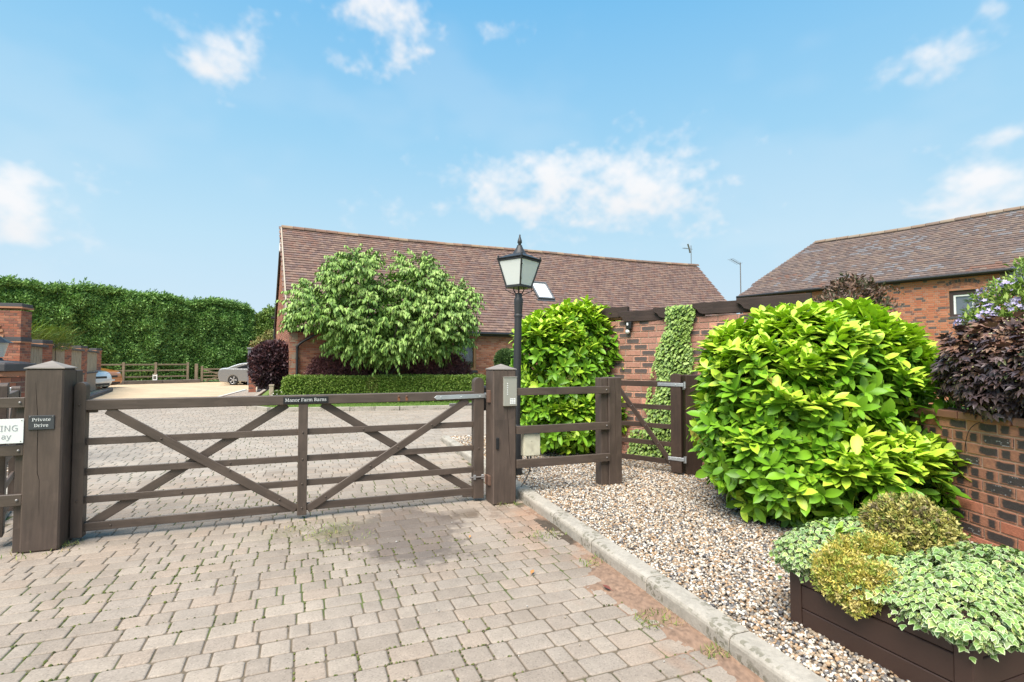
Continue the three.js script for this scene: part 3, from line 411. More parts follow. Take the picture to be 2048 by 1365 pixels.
// ---------------------------------------------------------------- brickwork and roofs
const brickGeo = (() => { const g = chamfer(0.215, 0.065, 0.09, 0.0035), p = g.attributes.position, n = g.attributes.normal, uv = g.attributes.uv; for (let i = 0; i < p.count; i++) { if (Math.abs(n.getZ(i)) > 0.5) uv.setXY(i, p.getX(i) / 0.215 + 0.5, p.getY(i) / 0.065 + 0.5); else if (Math.abs(n.getX(i)) > 0.5) uv.setXY(i, p.getZ(i) / 0.215 + 0.5, p.getY(i) / 0.065 + 0.5); else uv.setXY(i, p.getX(i) / 0.215 + 0.5, p.getZ(i) / 0.065 + 0.5); } return g; })();
T.brick = makeTex(256, 96, (u, v) => { const m = 0.76 + 0.42 * fbm(u * 12, v * 4, 4, 12, 3) + 0.12 * (hash2(u * 256 | 0, v * 96 | 0, 4) - 0.5); return [m, m, m]; }, { srgb: false });
T.brickB = makeTex(256, 96, (u, v) => 0.7 * fbm(u * 30, v * 10, 3, 30, 8) + 0.3 * hash2(u * 256 | 0, v * 96 | 0, 6), { srgb: false });
const brickBase = mat([1, 1, 1], 0.85, { map: T.brick, bumpMap: T.brickB, bumpScale: 0.003 });
function burnt(seed, red, kind) {                                      // stock bricks with kiln-burnt patches
  const t = makeTex(256, 96, (u, v) => {
    const m = 0.78 + 0.4 * fbm(u * 12 + seed, v * 4, 4, 0, seed) + 0.1 * (hash2(u * 256 | 0, v * 96 | 0, seed) - 0.5), wob = 0.16 * (fbm(u * 9, v * 4, 3, 0, seed + 3) - 0.5), e = Math.min(u, 1 - u) * 2.2, f = Math.min(v, 1 - v);
    let b = 0; if (kind === 1) b = smooth(0.03, 0.17, Math.min(e * 0.6, f) + wob); if (kind === 2) b = smooth(0.04, 0.17, Math.min(f, Math.min(Math.abs(u - 0.05), Math.abs(0.45 - u)) * (u < 0.45 ? 1.6 : 0)) + wob * 0.8) + smooth(0.04, 0.17, Math.min(f, u > 0.58 ? Math.min(u - 0.58, 0.95 - u) * 1.6 : 0) + wob * 0.8); if (kind === 3) b = smooth(0.36, 0.5, u + wob) * smooth(0.06, 0.2, f + wob);
    b = clamp(b); const c = red.map((q, i) => lerp(q * m, [0.032, 0.032, 0.033][i] * (0.6 + 0.8 * m), b * 0.94));
    if (kind && seed % 3 === 0) { const w = b * smooth(0.66, 0.76, fbm(u * 14 + seed, v * 6, 3, 0, seed + 9)); return S(c.map((q) => lerp(q, 0.42, w * 0.7))); }
    return S(c);
  }); return mat([1, 1, 1], 0.8, { map: t, bumpMap: T.brickB, bumpScale: 0.003 });
}
function brickWall(parent, { w, h, z = 0, x0 = 0, y0 = 0, thick = 0.2, pal, mats, mortar = M.mortar, holes = [], top, most = 300, flemish = false, seed = 1, bh = 0.065, bl = 0.215, j = 0.01, solid = true, named = 'mortar', weights, ends = false }) {
  const r = rng(seed), items = [], rows = Math.floor((top ? top.max : h) / (bh + j)), depth = 0.09;
  const pick = () => { if (!weights) return r() * pal.length | 0; let t = r() * weights.reduce((a, b) => a + b, 0); for (let i = 0; i < weights.length; i++) { t -= weights[i]; if (t <= 0) return i; } return 0; };
  for (let k = 0; k < rows; k++) {
    const y = y0 + k * (bh + j) + bh / 2 + j / 2; let a = x0, b = x0 + w; if (top) { [a, b] = top.span(y); a += x0; b += x0; if (b - a < 0.1) continue; }
    let x = a, n = k % 2; if (n) x -= flemish ? 0.055 : (bl + j) / 2;
    let q = 0;
    while (x < b - 0.02) {
      const L = flemish ? ((q + n) % 2 ? 0.1025 : bl) : bl; q++;
      let s0 = Math.max(x, a), s1 = Math.min(x + L, b); x += L + j;
      for (const [hx0, hx1, hy0, hy1] of holes) if (y > hy0 && y < hy1) { if (s0 >= hx0 - 0.02 && s1 <= hx1 + 0.02) s1 = s0; else if (s0 < hx0 && s1 > hx0) s1 = hx0; else if (s0 < hx1 && s1 > hx1) s0 = hx1; }
      if (s1 - s0 < 0.025) continue;
      const c = pick(), it = { m: new THREE.Matrix4().compose(V((s0 + s1) / 2, y, z - depth / 2 + (r() - 0.5) * 0.004), new THREE.Quaternion().setFromEuler(new THREE.Euler((r() - 0.5) * 0.012, (r() - 0.5) * 0.01, (r() - 0.5) * 0.008)), V((s1 - s0) / 0.215, bh / 0.065, 1)), c };
      if (mats) it.mat = mats[c]; items.push(it);
    }
  }
  if (solid) {
    const s = new THREE.Shape(); if (top) { top.outline.forEach(([x, y], i) => (i ? s.lineTo(x + x0, y) : s.moveTo(x + x0, y))); s.closePath(); } else { s.moveTo(x0 + 0.004, y0); s.lineTo(x0 + w - 0.004, y0); s.lineTo(x0 + w - 0.004, y0 + rows * (bh + j)); s.lineTo(x0 + 0.004, y0 + rows * (bh + j)); s.closePath(); }
    for (const [a, b, c, d] of holes) { const p = new THREE.Path(); p.moveTo(a, c); p.lineTo(a, d); p.lineTo(b, d); p.lineTo(b, c); p.closePath(); s.holes.push(p); }
    const m = part(named, boxUV(new THREE.ExtrudeGeometry(s, { depth: thick - 0.016, bevelEnabled: false }).translate(0, 0, z - thick + 0.008), 'x'), mortar, parent);
    if (named !== 'mortar') parent = m;
  }
  spread(parent, 'brick', 'brickwork', brickGeo, brickBase, pal, items, most);
  return parent;
}
const RED = [[0.36, 0.135, 0.075], [0.40, 0.165, 0.095], [0.32, 0.115, 0.065], [0.43, 0.20, 0.13], [0.28, 0.105, 0.07], [0.37, 0.155, 0.10]];
const RED_DARK = [...RED, [0.12, 0.085, 0.075], [0.16, 0.10, 0.08], [0.09, 0.075, 0.072]];

const tileGeo = (() => { const s = new THREE.Shape(); s.moveTo(-0.5, 0); s.quadraticCurveTo(0, 0.16, 0.5, 0); s.lineTo(0.5, 1); s.quadraticCurveTo(0, 1.16, -0.5, 1); s.closePath(); const g = new THREE.ExtrudeGeometry(s, { depth: 1, bevelEnabled: false, curveSegments: 3 }); return g; })();   // unit plate: x across, y thickness, z up the slope
function tiledRoof(parent, { L, run, eave, ridge, gauge = 0.13, tw = 0.2, pal, seed = 1, hip0 = 0, overhang = 0.16, verge = 0.06, hide = () => false, tone }) {
  const r = rng(seed), items = [], pitch = (x) => Math.atan2(ridge(x) - eave, run), lenOf = (x) => Math.hypot(ridge(x) - eave, run);
  const n = Math.floor((lenOf(0) + overhang) / gauge);
  for (let k = 0; k < n; k++) {
    const wob = (r() - 0.5) * 0.006;
    for (let i = 0; i * tw < L + verge * 2; i++) {
      const x = -verge + (i + (k % 2) * 0.5) * tw, f = (k * gauge - overhang) / lenOf(0), rise = ridge(x) - eave; if (x > L + verge) continue;
      if (hip0 && x < f * hip0 - 0.1) continue; if (hide(x, f)) continue;
      const y = eave + rise * f, z = -run * f, a = pitch(x) - 0.15 + (r() - 0.5) * 0.02;
      items.push({ m: new THREE.Matrix4().compose(V(x, y + 0.03 + wob + (r() - 0.5) * 0.003, z), new THREE.Quaternion().setFromEuler(new THREE.Euler(Math.PI + 0, 0, 0)).premultiply(new THREE.Quaternion()).setFromEuler(new THREE.Euler(a, 0, (r() - 0.5) * 0.012)), V(tw * 0.985, 0.02, -gauge * 1.75)), c: tone ? tone(x, f, r) : r() * pal.length | 0 });
    }
  }
  spread(parent, 'tile', 'tiles', tileGeo, mat([1, 1, 1], 0.85, { map: T.blotch }), pal, items, 0);
}
{ // the long brick house
  const o = thing('brick_house', 'long single storey brick house with brown tiled roof behind the tree', 'house', [-0.49, 0.0, -19.74], 0.0977);
  const L = 23.6, Wd = 8.62, eave = 2.75, run = 4.31, ridge = (x) => 7.11 + 0.36 * Math.pow(clamp(x / L), 2.4) - 0.03 * Math.sin(clamp(x / L) * 9), pal = [...RED, [0.30, 0.14, 0.10], [0.41, 0.2, 0.125]];
  const win = [6.0, 6.97, 1.14, 2.31];
  brickWall(o, { w: L, h: 2.72, pal, holes: [win], most: 220, seed: 5, named: 'front_wall', thick: 0.28 });
  const gable = new THREE.Group(); gable.name = 'gable_wall'; gable.rotation.y = -Math.PI / 2; o.add(gable);   // local x runs to the rear
  const slope = (7.05 - 2.72) / (Wd / 2);
  const back = [3.35, 4.0, 1.2, 3.1], slots = [[1.35, 1.62, 1.2, 2.25], [2.35, 2.75, 1.2, 2.2]];
  gable.rotation.y = Math.PI / 2 * -1; gable.scale.z = 1;
  gable.rotation.set(0, -Math.PI / 2, 0);                              // its +z faces the far left (away from the front door)
  gable.position.set(0, 0, -Wd); // x' runs from rear (0) to front (Wd)
  brickWall(gable, { w: Wd, h: 7, pal, holes: slots.map(([a, b, c, d]) => [Wd - b, Wd - a, c, d]), most: 80, seed: 8, named: 'gable', thick: 0.28, top: { max: 7.05, span: (y) => (y < 2.72 ? [0, Wd] : [(y - 2.72) / slope, Wd - (y - 2.72) / slope]), outline: [[0, 0], [Wd, 0], [Wd, 2.72], [Wd / 2, 7.05], [0, 2.72]] } });
  for (const [a, b, c, d] of slots) { const f = part('slot_window', move(chamfer(b - a, d - c, 0.05, 0.004), Wd - (a + b) / 2, (c + d) / 2, -0.14), mat([0.05, 0.04, 0.035], 0.5), gable); part('pane', bar(Wd - b + 0.04, Wd - a - 0.04, c + 0.05, d - 0.05, -0.114, -0.11, 0.001), M.glassDark, f); }
  part('rear_wall', bar(0.01, L - 0.01, 0, 2.7, -Wd, -Wd + 0.25, 0.002), M.mortar, o); part('end_wall', (() => { const s = new THREE.Shape(); s.moveTo(0, 0); s.lineTo(Wd, 0); s.lineTo(Wd, 2.72); s.lineTo(Wd / 2, 7.3); s.lineTo(0, 2.72); s.closePath(); return boxUV(new THREE.ExtrudeGeometry(s, { depth: 0.25, bevelEnabled: false }).rotateY(Math.PI / 2).translate(L - 0.26, 0, 0), 'x'); })(), mat([0.34, 0.15, 0.09], 0.9), o);
  // roof
  const roof = part('roof', (() => { const pos = [], idx = [], N = 24; for (let i = 0; i <= N; i++) { const x = lerp(-0.05, L + 0.05, i / N), R = ridge(x); pos.push(x, eave - 0.17, 0.16, x, R - 0.03, -run, x, eave - 0.17, -Wd - 0.16); if (i) { const a = i * 3; idx.push(a, a + 1, a - 3, a + 1, a - 2, a - 3, a + 1, a + 2, a - 2, a + 2, a - 1, a - 2); } } const g = new THREE.BufferGeometry(); g.setAttribute('position', new THREE.Float32BufferAttribute(pos, 3)); g.setIndex(idx); g.computeVertexNormals(); return g; })(), mat([0.10, 0.05, 0.035], 0.9), o);
  const sk = [10.75, 11.65, 1.55, 2.42];
  tiledRoof(roof, { L, run, eave: eave - 0.02, ridge, pal: [[0.193, 0.122, 0.097], [0.213, 0.139, 0.109], [0.168, 0.101, 0.084], [0.238, 0.151, 0.118], [0.176, 0.118, 0.105], [0.143, 0.088, 0.076], [0.197, 0.109, 0.084]], seed: 12, gauge: 0.16, tw: 0.2, hide: (x, f) => x > sk[0] - 0.03 && x < sk[1] + 0.03 && f * run > sk[2] - 0.15 && f * run < sk[3] - 0.02 });
  const rg = new THREE.CylinderGeometry(0.13, 0.13, 0.44, 10, 1, false, Math.PI * 0.0, Math.PI).rotateZ(Math.PI / 2).rotateX(0), ridgeTones = [[0.281, 0.17, 0.117], [0.234, 0.136, 0.099], [0.312, 0.212, 0.144], [0.195, 0.128, 0.099]].map((c) => mat(c, 0.9, { map: T.blotch })), rr = rng(3);
  const halfPipe = (() => { const s = new THREE.Shape(); s.absarc(0, 0, 0.14, 0, Math.PI); s.absarc(0, 0, 0.118, Math.PI, 0, true); s.closePath(); return new THREE.ExtrudeGeometry(s, { depth: 0.437, bevelEnabled: false, curveSegments: 6 }).rotateY(Math.PI / 2); })();
  for (let i = 0; i * 0.45 < L + 0.1; i++) { const x = -0.06 + i * 0.45, t = part('ridge_tile', halfPipe, ridgeTones[rr() * 4 | 0], roof); t.position.set(x, ridge(x) - 0.035 + (rr() - 0.5) * 0.012, -run); t.rotation.z = Math.atan2(ridge(x + 0.4) - ridge(x), 0.4); }
  for (const s of [1]) { const b = part('verge_board', (() => { const len = Math.hypot(run, 4.4), g = chamfer(0.05, 0.16, len, 0.004, 'z'); g.rotateX(Math.atan2(4.38, run)); return move(g, -0.07, (eave + 7.08) / 2 - 0.05, -run / 2 + 0.02); })(), mat([0.45, 0.38, 0.3], 0.8), roof); part('verge_board', (() => { const len = Math.hypot(run, 4.4), g = chamfer(0.05, 0.2, len, 0.004, 'z'); g.rotateX(-Math.atan2(4.38, run)); return move(g, -0.07, (eave + 7.08) / 2 - 0.06, -run * 1.5); })(), mat([0.07, 0.06, 0.055], 0.7), roof); }
  // gutter and downpipe
  const gut = part('gutter', tube([[-0.1, eave - 0.14, 0.2], [L / 2, eave - 0.14, 0.2], [L + 0.05, eave - 0.14, 0.2]], 0.055, 8, 4), M.black, o); part('fascia', bar(-0.02, L, eave - 0.24, eave - 0.06, 0.05, 0.12, 0.004), M.black, o);
  const dp = part('downpipe', merge([tube([[1.0, eave - 0.16, 0.2], [0.92, 2.5, 0.16], [0.35, 2.12, 0.075], [0.25, 2.0, 0.07], [0.25, 1.9, 0.07]], 0.042, 8, 20), move(cyl(0.042, 0.042, 1.9, 10), 0.25, 0, 0.07)]), M.iron, o); for (const y of [0.5, 1.55, 1.98]) part('pipe_collar', move(cyl(0.052, 0.052, 0.06, 10), 0.25, y, 0.07), M.iron, dp);
  // window with blind
  const wf = mat([0.40, 0.22, 0.10], 0.6, { map: T.wood }), wn = part('window', merge([bar(win[0], win[0] + 0.09, win[2], win[3], -0.12, -0.02), bar(win[1] - 0.09, win[1], win[2], win[3], -0.12, -0.02), bar(win[0] + 0.09, win[1] - 0.09, win[3] - 0.09, win[3], -0.12, -0.02), bar(win[0] + 0.09, win[1] - 0.09, win[2], win[2] + 0.09, -0.12, -0.02)]), wf, o, { label: 'oak framed window with slatted blind' });
  part('pane', bar(win[0] + 0.09, win[1] - 0.09, win[2] + 0.09, win[3] - 0.09, -0.085, -0.079, 0.001), mat([1, 1, 1], 0.03, { physical: true, transmission: 1 }), wn); part('reveal', bar(win[0], win[1], win[2], win[3], -0.27, -0.262, 0.001), M.glassDark, wn);
  for (let i = 0; i < 15; i++) { const s = part('blind_slat', chamfer(0.78, 0.004, 0.045, 0.001).rotateX(0.6), mat([0.10, 0.12, 0.12], 0.6), wn); s.position.set((win[0] + win[1]) / 2, win[3] - 0.13 - i * 0.047, -0.17); }
  part('sill', bar(win[0] - 0.06, win[1] + 0.06, win[2] - 0.1, win[2] - 0.003, -0.1, 0.05, 0.005), M.blueStone, o);
  part('lintel_course', bar(win[0] - 0.1, win[1] + 0.1, win[3] + 0.003, win[3] + 0.07, -0.1, 0.003, 0.003), mat([0.30, 0.12, 0.075], 0.85, { map: T.brick }), o);
  // roof window, its pane coloured plain white
  const rw = new THREE.Group(); rw.name = 'roof_window'; rw.userData.label = 'roof window with a plain white pane'; roof.add(rw); const pa = Math.atan2(ridge(11) - eave, run), w2 = sk[1] - sk[0], l2 = (sk[3] - sk[2]) / Math.cos(pa); rw.position.set((sk[0] + sk[1]) / 2, eave + (ridge(11) - eave) * (sk[2] + sk[3]) / 2 / run + 0.06, -(sk[2] + sk[3]) / 2); rw.rotation.x = pa;
  const rf = mat([0.16, 0.165, 0.17], 0.4, { metalness: 0.5 }); part('frame', merge([bar(-w2 / 2, -w2 / 2 + 0.07, -0.06, 0.06, -l2 / 2, l2 / 2), bar(w2 / 2 - 0.07, w2 / 2, -0.06, 0.06, -l2 / 2, l2 / 2), bar(-w2 / 2 + 0.07, w2 / 2 - 0.07, -0.06, 0.06, -l2 / 2, -l2 / 2 + 0.08), bar(-w2 / 2 + 0.07, w2 / 2 - 0.07, -0.06, 0.05, l2 / 2 - 0.08, l2 / 2)]), rf, rw); part('pane', bar(-w2 / 2 + 0.07, w2 / 2 - 0.07, 0.0, 0.012, -l2 / 2 + 0.08, l2 / 2 - 0.08, 0.001), mat([0.74, 0.75, 0.76], 0.3, { physical: true, clearcoat: 1, clearcoatRoughness: 0.03 }), rw); part('flashing', bar(-w2 / 2 - 0.06, w2 / 2 + 0.06, -0.05, -0.02, l2 / 2, l2 / 2 + 0.12, 0.002), M.lead, rw);
  // aerial on the right ridge end
  const ae = part('aerial', move(cyl(0.022, 0.022, 1.25, 8), L - 0.35, 7.42, -run), M.steel, o); part('aerial_boom', move(new THREE.CylinderGeometry(0.012, 0.012, 0.8, 6).rotateZ(1.571), L - 0.62, 8.45, -run), M.steel, ae); for (let i = 0; i < 5; i++) part('aerial_rod', move(new THREE.CylinderGeometry(0.008, 0.008, 0.24, 5).rotateX(1.571), L - 0.98 + i * 0.11, 8.45, -run), M.steel, ae); part('aerial_reflector', merge([strut(L - 0.5, 8.46, L - 0.62, 8.74, 0.018, -run - 0.06, -run + 0.06), strut(L - 0.5, 8.44, L - 0.44, 8.2, 0.018, -run - 0.06, -run + 0.06)]), M.steel, ae);
  part('alarm_box', bar(-0.14, -0.02, 6.05, 6.4, -4.25, -4.0, 0.02), M.white, o); part('gable_lamp', bar(-0.24, -0.02, 3.5, 3.6, -7.9, -7.75, 0.02), M.black, o); part('kneeler', bar(-0.06, 0.16, 2.5, 2.62, -0.1, 0.1, 0.006), M.black, o);
  part('gable_pipe', move(cyl(0.05, 0.05, 3.1, 8), -0.08, 0, -7.6), M.black, o);
}
{ // the barn at the right
  const o = thing('barn', 'tall old brick barn with grey brown tiled roof at the right', 'barn', [18.47, 0, -18.48], -1.2845);
  const L = 14.5, eave = 4.53, run = 2.31, ridge = (x) => 6.78 + 0.03 * Math.sin(x * 0.9), win = [7.4, 8.15, 3.02, 3.9];
  brickWall(o, { w: L, h: 4.35, y0: 0.0, pal: [[0.46, 0.165, 0.085], [0.50, 0.20, 0.115], [0.42, 0.14, 0.075], [0.48, 0.18, 0.095], [0.20, 0.10, 0.08], [0.12, 0.09, 0.085], [0.44, 0.2, 0.13]], weights: [5, 4, 4, 4, 1.6, 1.6, 2], holes: [win], most: 300, flemish: true, seed: 23, named: 'front_wall', thick: 0.3, mortar: M.mortarPale });
  part('end_wall', bar(0.005, 0.3, 0, 4.33, -4.62, -0.31, 0.002), M.mortar, o); part('rear_wall', bar(0, L, 0, 4.3, -4.62, -4.4, 0.002), M.mortar, o);
  const roof = part('roof', (() => { const P = [[-0.05, eave - 0.12, 0.14], [L, eave - 0.12, 0.14], [run, 6.74, -run], [L, 6.74, -run], [-0.05, eave - 0.12, -4.76], [L, eave - 0.12, -4.76]], g = new THREE.BufferGeometry(); g.setAttribute('position', new THREE.Float32BufferAttribute(P.flat(), 3)); g.setIndex([0, 1, 3, 0, 3, 2, 4, 2, 5, 2, 3, 5, 0, 2, 4, 1, 5, 3]); return boxUV(g.toNonIndexed().computeVertexNormals() ?? (() => { const q = g.toNonIndexed(); q.computeVertexNormals(); return q; })(), 'x'); })(), mat([0.08, 0.06, 0.055], 0.9), o);
  const pal = [[0.143, 0.107, 0.097], [0.166, 0.12, 0.105], [0.12, 0.09, 0.084], [0.184, 0.133, 0.109], [0.147, 0.099, 0.084], [0.17, 0.159, 0.168], [0.175, 0.095, 0.071]];
  tiledRoof(roof, { L, run, eave: eave - 0.02, ridge, pal, seed: 33, gauge: 0.12, tw: 0.18, hip0: run, tone: (x, f, r) => { const t = r(), b = fbm(x * 0.5, f * 4, 3, 0, 71), s = fbm(x * 0.9 + 4, f * 9, 3, 0, 81); return s > 0.62 && t < 0.3 ? 5 : b > 0.6 && t < 0.6 && f < 0.35 ? 6 : r() * 5 | 0; } });
  const halfPipe = (() => { const s = new THREE.Shape(); s.absarc(0, 0, 0.12, 0, Math.PI); s.absarc(0, 0, 0.1, Math.PI, 0, true); s.closePath(); return new THREE.ExtrudeGeometry(s, { depth: 0.437, bevelEnabled: false, curveSegments: 6 }).rotateY(Math.PI / 2); })(), tones = [[0.24, 0.17, 0.126], [0.2, 0.145, 0.117], [0.272, 0.212, 0.162]].map((c) => mat(c, 0.9, { map: T.blotch })), rr = rng(9);
  for (let i = 0; run + i * 0.45 < L; i++) { const x = run - 0.1 + i * 0.45, t = part('ridge_tile', halfPipe, tones[rr() * 3 | 0], roof); t.position.set(x, ridge(x) - 0.02, -run); }
  part('gutter', tube([[-0.16, eave - 0.13, 0.2], [L / 2, eave - 0.12, 0.2], [L, eave - 0.13, 0.2]], 0.06, 8, 4), M.black, o); part('fascia', bar(0, L, eave - 0.2, eave - 0.07, 0.04, 0.12, 0.004), M.black, o); part('downpipe', merge([tube([[-0.1, eave - 0.16, 0.2], [-0.08, eave - 0.4, 0.16], [-0.02, eave - 0.6, 0.08]], 0.045, 8, 8), move(cyl(0.045, 0.045, eave - 0.6, 8), -0.02, 0, 0.08)]), M.black, o);
  const wn = part('window', merge([bar(win[0], win[0] + 0.1, win[2], win[3] + 0.06, -0.16, -0.06), bar(win[1] - 0.1, win[1], win[2], win[3] + 0.06, -0.16, -0.06), bar(win[0] + 0.1, win[1] - 0.1, win[3] - 0.14, win[3] + 0.06, -0.16, -0.06), bar(win[0] + 0.1, win[1] - 0.1, win[2], win[2] + 0.08, -0.16, -0.06)]), mat([0.05, 0.03, 0.026], 0.6), o, { label: 'small dark framed window under a segmental arch' });
  part('casement', merge([bar(win[0] + 0.1, win[0] + 0.16, win[2] + 0.08, win[3] - 0.14, -0.15, -0.08), bar(win[1] - 0.16, win[1] - 0.1, win[2] + 0.08, win[3] - 0.14, -0.15, -0.08), bar(win[0] + 0.16, win[1] - 0.16, win[3] - 0.2, win[3] - 0.14, -0.15, -0.08)]), M.white, wn); part('pane', bar(win[0] + 0.16, win[1] - 0.16, win[2] + 0.08, win[3] - 0.2, -0.14, -0.13, 0.001), mat([0.18, 0.2, 0.22], 0.05, { metalness: 0.4 }), wn);
  const cx = (win[0] + win[1]) / 2, R = 0.72, cy = win[3] - 0.55, vm = [mat([0.40, 0.17, 0.10], 0.85, { map: T.brick }), mat([0.11, 0.085, 0.08], 0.85, { map: T.brick }), mat([0.30, 0.13, 0.085], 0.85, { map: T.brick })];
  for (let ring = 0; ring < 2; ring++) for (let i = 0; i < 13; i++) { const a = (i - 6) / 6 * 0.58, v = part('arch_brick', chamfer(0.068, 0.1, 0.1, 0.003), vm[ring ? (i % 3 === 0 ? 2 : 1) : (i + ring) % 2 * 2], o), rad = R + 0.05 + ring * 0.112; v.position.set(cx + Math.sin(a) * rad, cy + Math.cos(a) * rad, -0.044); v.rotation.z = -a; }
  part('sill', bar(win[0] - 0.03, win[1] + 0.03, win[2] - 0.075, win[2] - 0.003, -0.1, 0.02, 0.004), M.blueStone, o);
}
{ const o = thing('roof_aerial', 'thin television aerial standing left of the barn roof', 'aerial', [19.5, 0, -19.6]); part('mast', move(cyl(0.03, 0.022, 6.25, 8), 0, 0, 0), M.steel, o); const b = part('boom', tube([[-0.78, 6.33, 0.2], [0.1, 6.18, -0.1]], 0.014, 6, 2), M.steel, o); for (let i = 0; i < 6; i++) part('rod', tube([[-0.78 + i * 0.15, 6.33 - i * 0.025, 0.0 - i * 0.05], [-0.78 + i * 0.15, 6.33 - i * 0.025, 0.4 - i * 0.05]], 0.007, 5, 1), M.steel, b); }
{ // garden walls of burnt stock brick
  const mk = (reds) => reds.map(([r, k], i) => burnt(i * 3 + 1 + (i % 4), r, k));
  const tallMats = mk([[[0.40, 0.19, 0.135], 0], [[0.44, 0.22, 0.16], 0], [[0.36, 0.165, 0.115], 0], [[0.36, 0.18, 0.13], 1], [[0.34, 0.17, 0.125], 1], [[0.38, 0.19, 0.14], 3], [[0.42, 0.21, 0.155], 0]]);
  for (const m of tallMats.slice(3, 6)) m.color = lin(1.7, 1.6, 1.5);
  const o = thing('garden_wall', 'tall brick garden wall under dark rafters, climbed by ivy', 'wall', [4.31, 0.05, -7.51], -Math.atan2(0.911, 0.412));
  brickWall(o, { w: 3.25, h: 2.09, pal: [[0.40, 0.19, 0.135], [0.44, 0.22, 0.16], [0.36, 0.165, 0.115], [0.16, 0.12, 0.105], [0.18, 0.12, 0.10], [0.26, 0.15, 0.12], [0.42, 0.21, 0.155]], weights: [4, 3, 3, 4.5, 4.5, 3, 3], mats: tallMats, most: 300, seed: 41, bh: 0.078, bl: 0.25, j: 0.012, thick: 0.22, mortar: M.mortarPale });
  const lowMats = mk([[[0.576, 0.224, 0.137], 0], [[0.504, 0.185, 0.11], 0], [[0.432, 0.202, 0.121], 1], [[0.408, 0.185, 0.11], 1], [[0.444, 0.196, 0.121], 2], [[0.48, 0.213, 0.131], 3], [[0.432, 0.202, 0.126], 1], [[0.456, 0.202, 0.126], 2]]);
  const l = thing('garden_wall', 'low brick garden wall of black burnt bricks behind the planter', 'wall', [5.626, 0.05, -4.593], -Math.atan2(0.939, -0.343));
  brickWall(l, { w: 5.2, h: 1.0, pal: lowMats.map(() => [0.2, 0.12, 0.09]), weights: [3, 2, 3, 3, 3, 2, 3, 2], mats: lowMats, most: 400, seed: 52, bh: 0.078, bl: 0.25, j: 0.012, thick: 0.22, mortar: mat([0.58, 0.37, 0.265], 0.95, { map: T.grain, bumpMap: T.bump, bumpScale: 0.003 }) });
  const cm = [mat([0.30, 0.135, 0.085], 0.85, { map: T.brick, bumpMap: T.brickB, bumpScale: 0.003 }), mat([0.36, 0.17, 0.11], 0.85, { map: T.brick, bumpMap: T.brickB, bumpScale: 0.003 })]; for (let i = 0; i < 23; i++) { const c = part('coping_brick', chamfer(0.216, 0.062, 0.27, 0.006), cm[i % 2], l); c.position.set(0.12 + i * 0.226, 1.015, -0.11); c.rotation.y = (i * 7 % 5 - 2) * 0.004; }
  // dark rafters with shaped tails lying along the tall wall
  const tail = (L) => { const s = new THREE.Shape(); s.moveTo(0, 0.155); s.lineTo(0, 0.10); s.bezierCurveTo(0.03, 0.09, 0.05, 0.085, 0.07, 0.055); s.bezierCurveTo(0.085, 0.02, 0.11, 0.02, 0.14, 0.005); s.lineTo(L, 0); s.lineTo(L, 0.155); s.closePath(); return boxUV(new THREE.ExtrudeGeometry(s, { depth: 0.07, bevelSize: 0.004, bevelThickness: 0.004, bevelSegments: 1, curveSegments: 6 }), 'x', L); };
  const dirx = 0.412, dirz = 0.911, spots = [[0.5, 0.62], [1.1, 0.62], [1.7, 0.62], [2.3, 0.75], [-0.1, 0.62]];
  spots.forEach(([s, L], i) => { const b = thing('pergola_rafter', ['dark rafter tail beside the wall light', 'dark rafter tail just behind the ivy top', 'dark rafter tail right of the ivy', 'dark rafter tail nearest the barn gutter', 'dark rafter tail sunk in the smaller laurel'][i], 'rafter', [4.31 + dirx * (s + 0.05) + 0.02, 2.1 + 0.02 * i, -7.51 + dirz * (s + 0.05)], -Math.atan2(dirz, dirx) + 0.1, 'pergola rafters on the tall wall'); part('beam', tail(L + 0.1).translate(0, 0, 0.015), M.beamWood, b); part('bolt_head', bolt.clone().translate(0.25, 0.08, 0.065), M.steel, b); });
  const p = part('top_course', bar(0.0, 3.25, 2.1, 2.135, -0.2, -0.02, 0.004), mat([0.34, 0.165, 0.115], 0.85, { map: T.brick }), o);
  const li = thing('wall_light', 'small black floodlight with sensor high on the tall wall', 'lamp', [4.31 + dirx * 0.72 - dirz * 0.0, 1.98, -7.51 + dirz * 0.72], -Math.atan2(dirz, dirx)); part('lamp_head', move(new RoundedBoxGeometry(0.09, 0.11, 0.05, 2, 0.01), 0.03, 0.06, 0.05), M.black, li); part('lens', bar(0.0, 0.03, 0.06, 0.1, 0.075, 0.08, 0.002), M.white, li); part('sensor', new THREE.SphereGeometry(0.035, 10, 8).translate(0, -0.03, 0.045), M.white, li); part('bracket', bar(-0.015, 0.03, -0.03, 0.06, 0, 0.03, 0.004), M.black, li);
}
